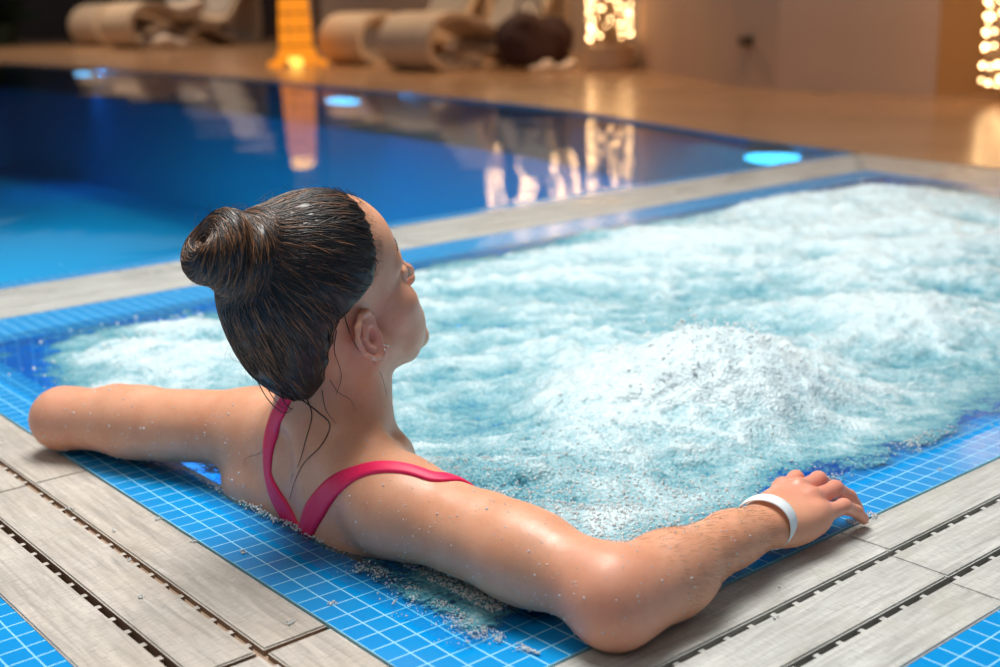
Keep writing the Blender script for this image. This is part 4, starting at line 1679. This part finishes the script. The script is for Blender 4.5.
# ------------------------------------------------------------------ fine arm hair, droplets, bubbles
M['armhair'] = simple('fine_brown_body_hair', (0.20, 0.10, 0.055), 0.5)
fa, fr_ = [], []
axis = (RW - RE) / np.linalg.norm(RW - RE)
tpar = (bpts - RE) @ axis
cand = np.where((tpar > .045) & (tpar < .235) & (bpts[:, 1] < .06) & (bpts[:, 1] > -.06) & (bpts[:, 0] < .25) & (bpts[:, 2] > .03))[0]
for i in rng.choice(cand, 900):
    p, nn = bpts[i], vn[i]
    t = axis * rng.uniform(-.1, .7) + np.array([0, -1, 0]) * rng.uniform(.3, .9) + nn * .35
    t /= np.linalg.norm(t)
    L = rng.uniform(.006, .012)
    s_ = np.linspace(0, 1, 5)[:, None]
    fa.append(p + t * L * s_ - nn * L * .30 * s_ ** 2)
    fr_.append(np.linspace(.00011, .00004, 5))
V_, Q_ = tubes(fa, fr_, 3)
link('arm_hair', np_mesh('arm_hair', V_, Q_), M['armhair'], person, True)['kind'] = 'stuff'


def drop_material(name, tint, wht=0.7):
    q = NT(name)
    fr = q.n('Fresnel', i={'IOR': 1.45})
    tr = q.n('BsdfTransparent', i={'Color': (*tint, 1)})
    gl = q.n('BsdfGlossy', i={'Roughness': 0.04})
    df = q.n('BsdfDiffuse', i={'Color': (0.9, 0.95, 0.97, 1)})
    m1 = q.n('MixShader', i={0: wht})
    q.put(m1.inputs[1], tr)
    q.put(m1.inputs[2], df)
    m2 = q.n('MixShader')
    q.put(m2.inputs[0], q.math('MULTIPLY', fr, 0.8))
    q.put(m2.inputs[1], m1)
    q.put(m2.inputs[2], gl)
    q.t.links.new(m2.outputs[0], q.out.inputs[0])
    return q.m


M['drop'] = drop_material('water_droplet', (0.96, 0.98, 1.0))


def near(pa, c, r):
    return np.linalg.norm(pa - np.array(c), axis=1) < r


visible = vn @ (-Fv) > -0.1
arm = visible & (bpts[:, 2] > .004) & (bpts[:, 2] < .16) & ((bpts[:, 1] < .36) | (bpts[:, 1] > .50)) & (bpts[:, 0] < .20)
cand = np.where(arm)[0]
sel_ = rng.choice(cand, 800)
V_, F_ = bulbs_mesh(bpts[sel_] + vn[sel_] * .0001, np.clip(rng.lognormal(-7.35, .45, len(sel_)), .0003, .0020))
link('skin_droplets', np_mesh('skin_droplets', V_, F_), M['drop'], person, True)['kind'] = 'stuff'


def ground_px(px, py, z=0.0):
    d = Fv + R2 * (px - 500) / CF - U2 * (py - 333.5) / CF
    return CAM + d * ((z - CAM[2]) / d[2])


M['bubble'] = drop_material('foam_bubble', (0.95, 0.99, 1.0), 0.62)
# water height lookup for floating bubbles
def wz(x, y):
    i = int(np.clip(np.searchsorted(gx, x) - 1, 0, nx_ - 1))
    j = int(np.clip(np.searchsorted(gy, y) - 1, 0, ny_ - 1))
    return float(Z[i * ny_ + j])


bp, br_ = [], []
# line of froth under the right arm and along the back, at the inner lip of the rim
for _ in range(3000):
    t = rng.random()
    y = .02 + .36 * t
    w_ = .026 * (1 - abs(2 * t - 1) ** 3) * (0.4 + .9 * abs(math.sin(y * 37 + 1) * math.sin(y * 13)))
    x = -.048 - abs(rng.normal(0, 1)) * w_ * .9 + (.012 if y > .3 else 0)
    if vnoise(np.array([[x, y, 0.0]]), 90, 3)[0] + rng.normal(0, .3) < -.1:
        continue
    bp.append((x, y, .0012 + rng.random() * .0015))
    br_.append(float(np.clip(rng.lognormal(-7.3, .4), .0004, .0018)))
for _ in range(500):
    y = .36 + .33 * rng.random()
    bp.append((-.058 - abs(rng.normal(0, .004)) - (.006 if y > .45 else 0), y, .002 + rng.random() * .003))
    br_.append(rng.uniform(.0006, .0016))
for _ in range(9000):
    x, y = -.03 + abs(rng.normal(0, .20)), .11 + abs(rng.normal(0, .15))
    if y > .44 or x > .72:
        continue
    bp.append((x, y, wz(x, y) + rng.uniform(-.0005, .0010)))
    br_.append(float(np.clip(rng.lognormal(-6.75, .38), .0005, .0030)))
for cx_, cy_, n_ in ((.46, .095, 160), (.70, .10, 120), (.90, .06, 70), (1.2, .09, 60)):
    for _ in range(n_):
        bp.append((cx_ + rng.normal(0, .035), cy_ + rng.normal(0, .008), .002 + rng.random() * .002))
        br_.append(rng.uniform(.0006, .0020))
# little bubble rosettes left on the tiles and planks
for px, py, r0, n_ in ((245, 552, .0055, 16), (332, 604, .0055, 18), (158, 519, .005, 12), (192, 541, .005, 12), (290, 622, .006, 14), (113, 531, .004, 6), (141, 597, .005, 8),
                       (98, 447, .003, 5), (130, 560, .003, 6), (915, 450, .012, 30), (870, 515, .010, 50), (853, 522, .008, 50), (940, 470, .004, 8), (778, 617, .006, 8), (779, 588, .004, 6), (70, 509, .006, 10)):
    g_ = ground_px(px, py)
    for _ in range(n_):
        a, q_ = rng.uniform(0, 6.28), r0 * math.sqrt(rng.random())
        bp.append((g_[0] + math.cos(a) * q_, g_[1] + math.sin(a) * q_, .0006))
        br_.append(rng.uniform(.0006, .0015))
V_, F_ = bulbs_mesh(bp, np.array(br_))
ob = link('foam_bubbles', np_mesh('foam_bubbles', V_, F_), M['bubble'], None, True)
tag(ob, 'tiny clear bubbles of froth along the blue rim and around the bather', 'bubbles', None, 'stuff')
# spray above the boiling jets
sp_, sr_ = [], []
for cx_, cy_, h_, n_, sg in ((.64, .38, .085, 420, .085), (2.1, 1.1, .09, 120, .22), (.2, 1.22, .04, 160, .14), (1.45, 1.25, .06, 120, .2), (.5, 1.5, .02, 60, .4)):
    for _ in range(n_):
        x, y = cx_ + rng.normal(0, sg), cy_ + rng.normal(0, sg * .9)
        z0_ = wz(x, y) if (gx[0] < x < gx[-1] and gy[0] < y < gy[-1]) else 0
        sp_.append((x, y, z0_ + abs(rng.normal(0, 1)) * h_ * .12 + .002))
        sr_.append(float(np.clip(rng.lognormal(-6.5, .4), .0008, .0035)))
V_, F_ = bulbs_mesh(sp_, np.array(sr_))
ob = link('water_spray', np_mesh('water_spray', V_, F_), drop_material('spray_drop', (0.97, 1.0, 1.0), 0.9), None, True)
tag(ob, 'flying drops of spray above the boiling whirlpool jets', 'water drops', None, 'stuff')
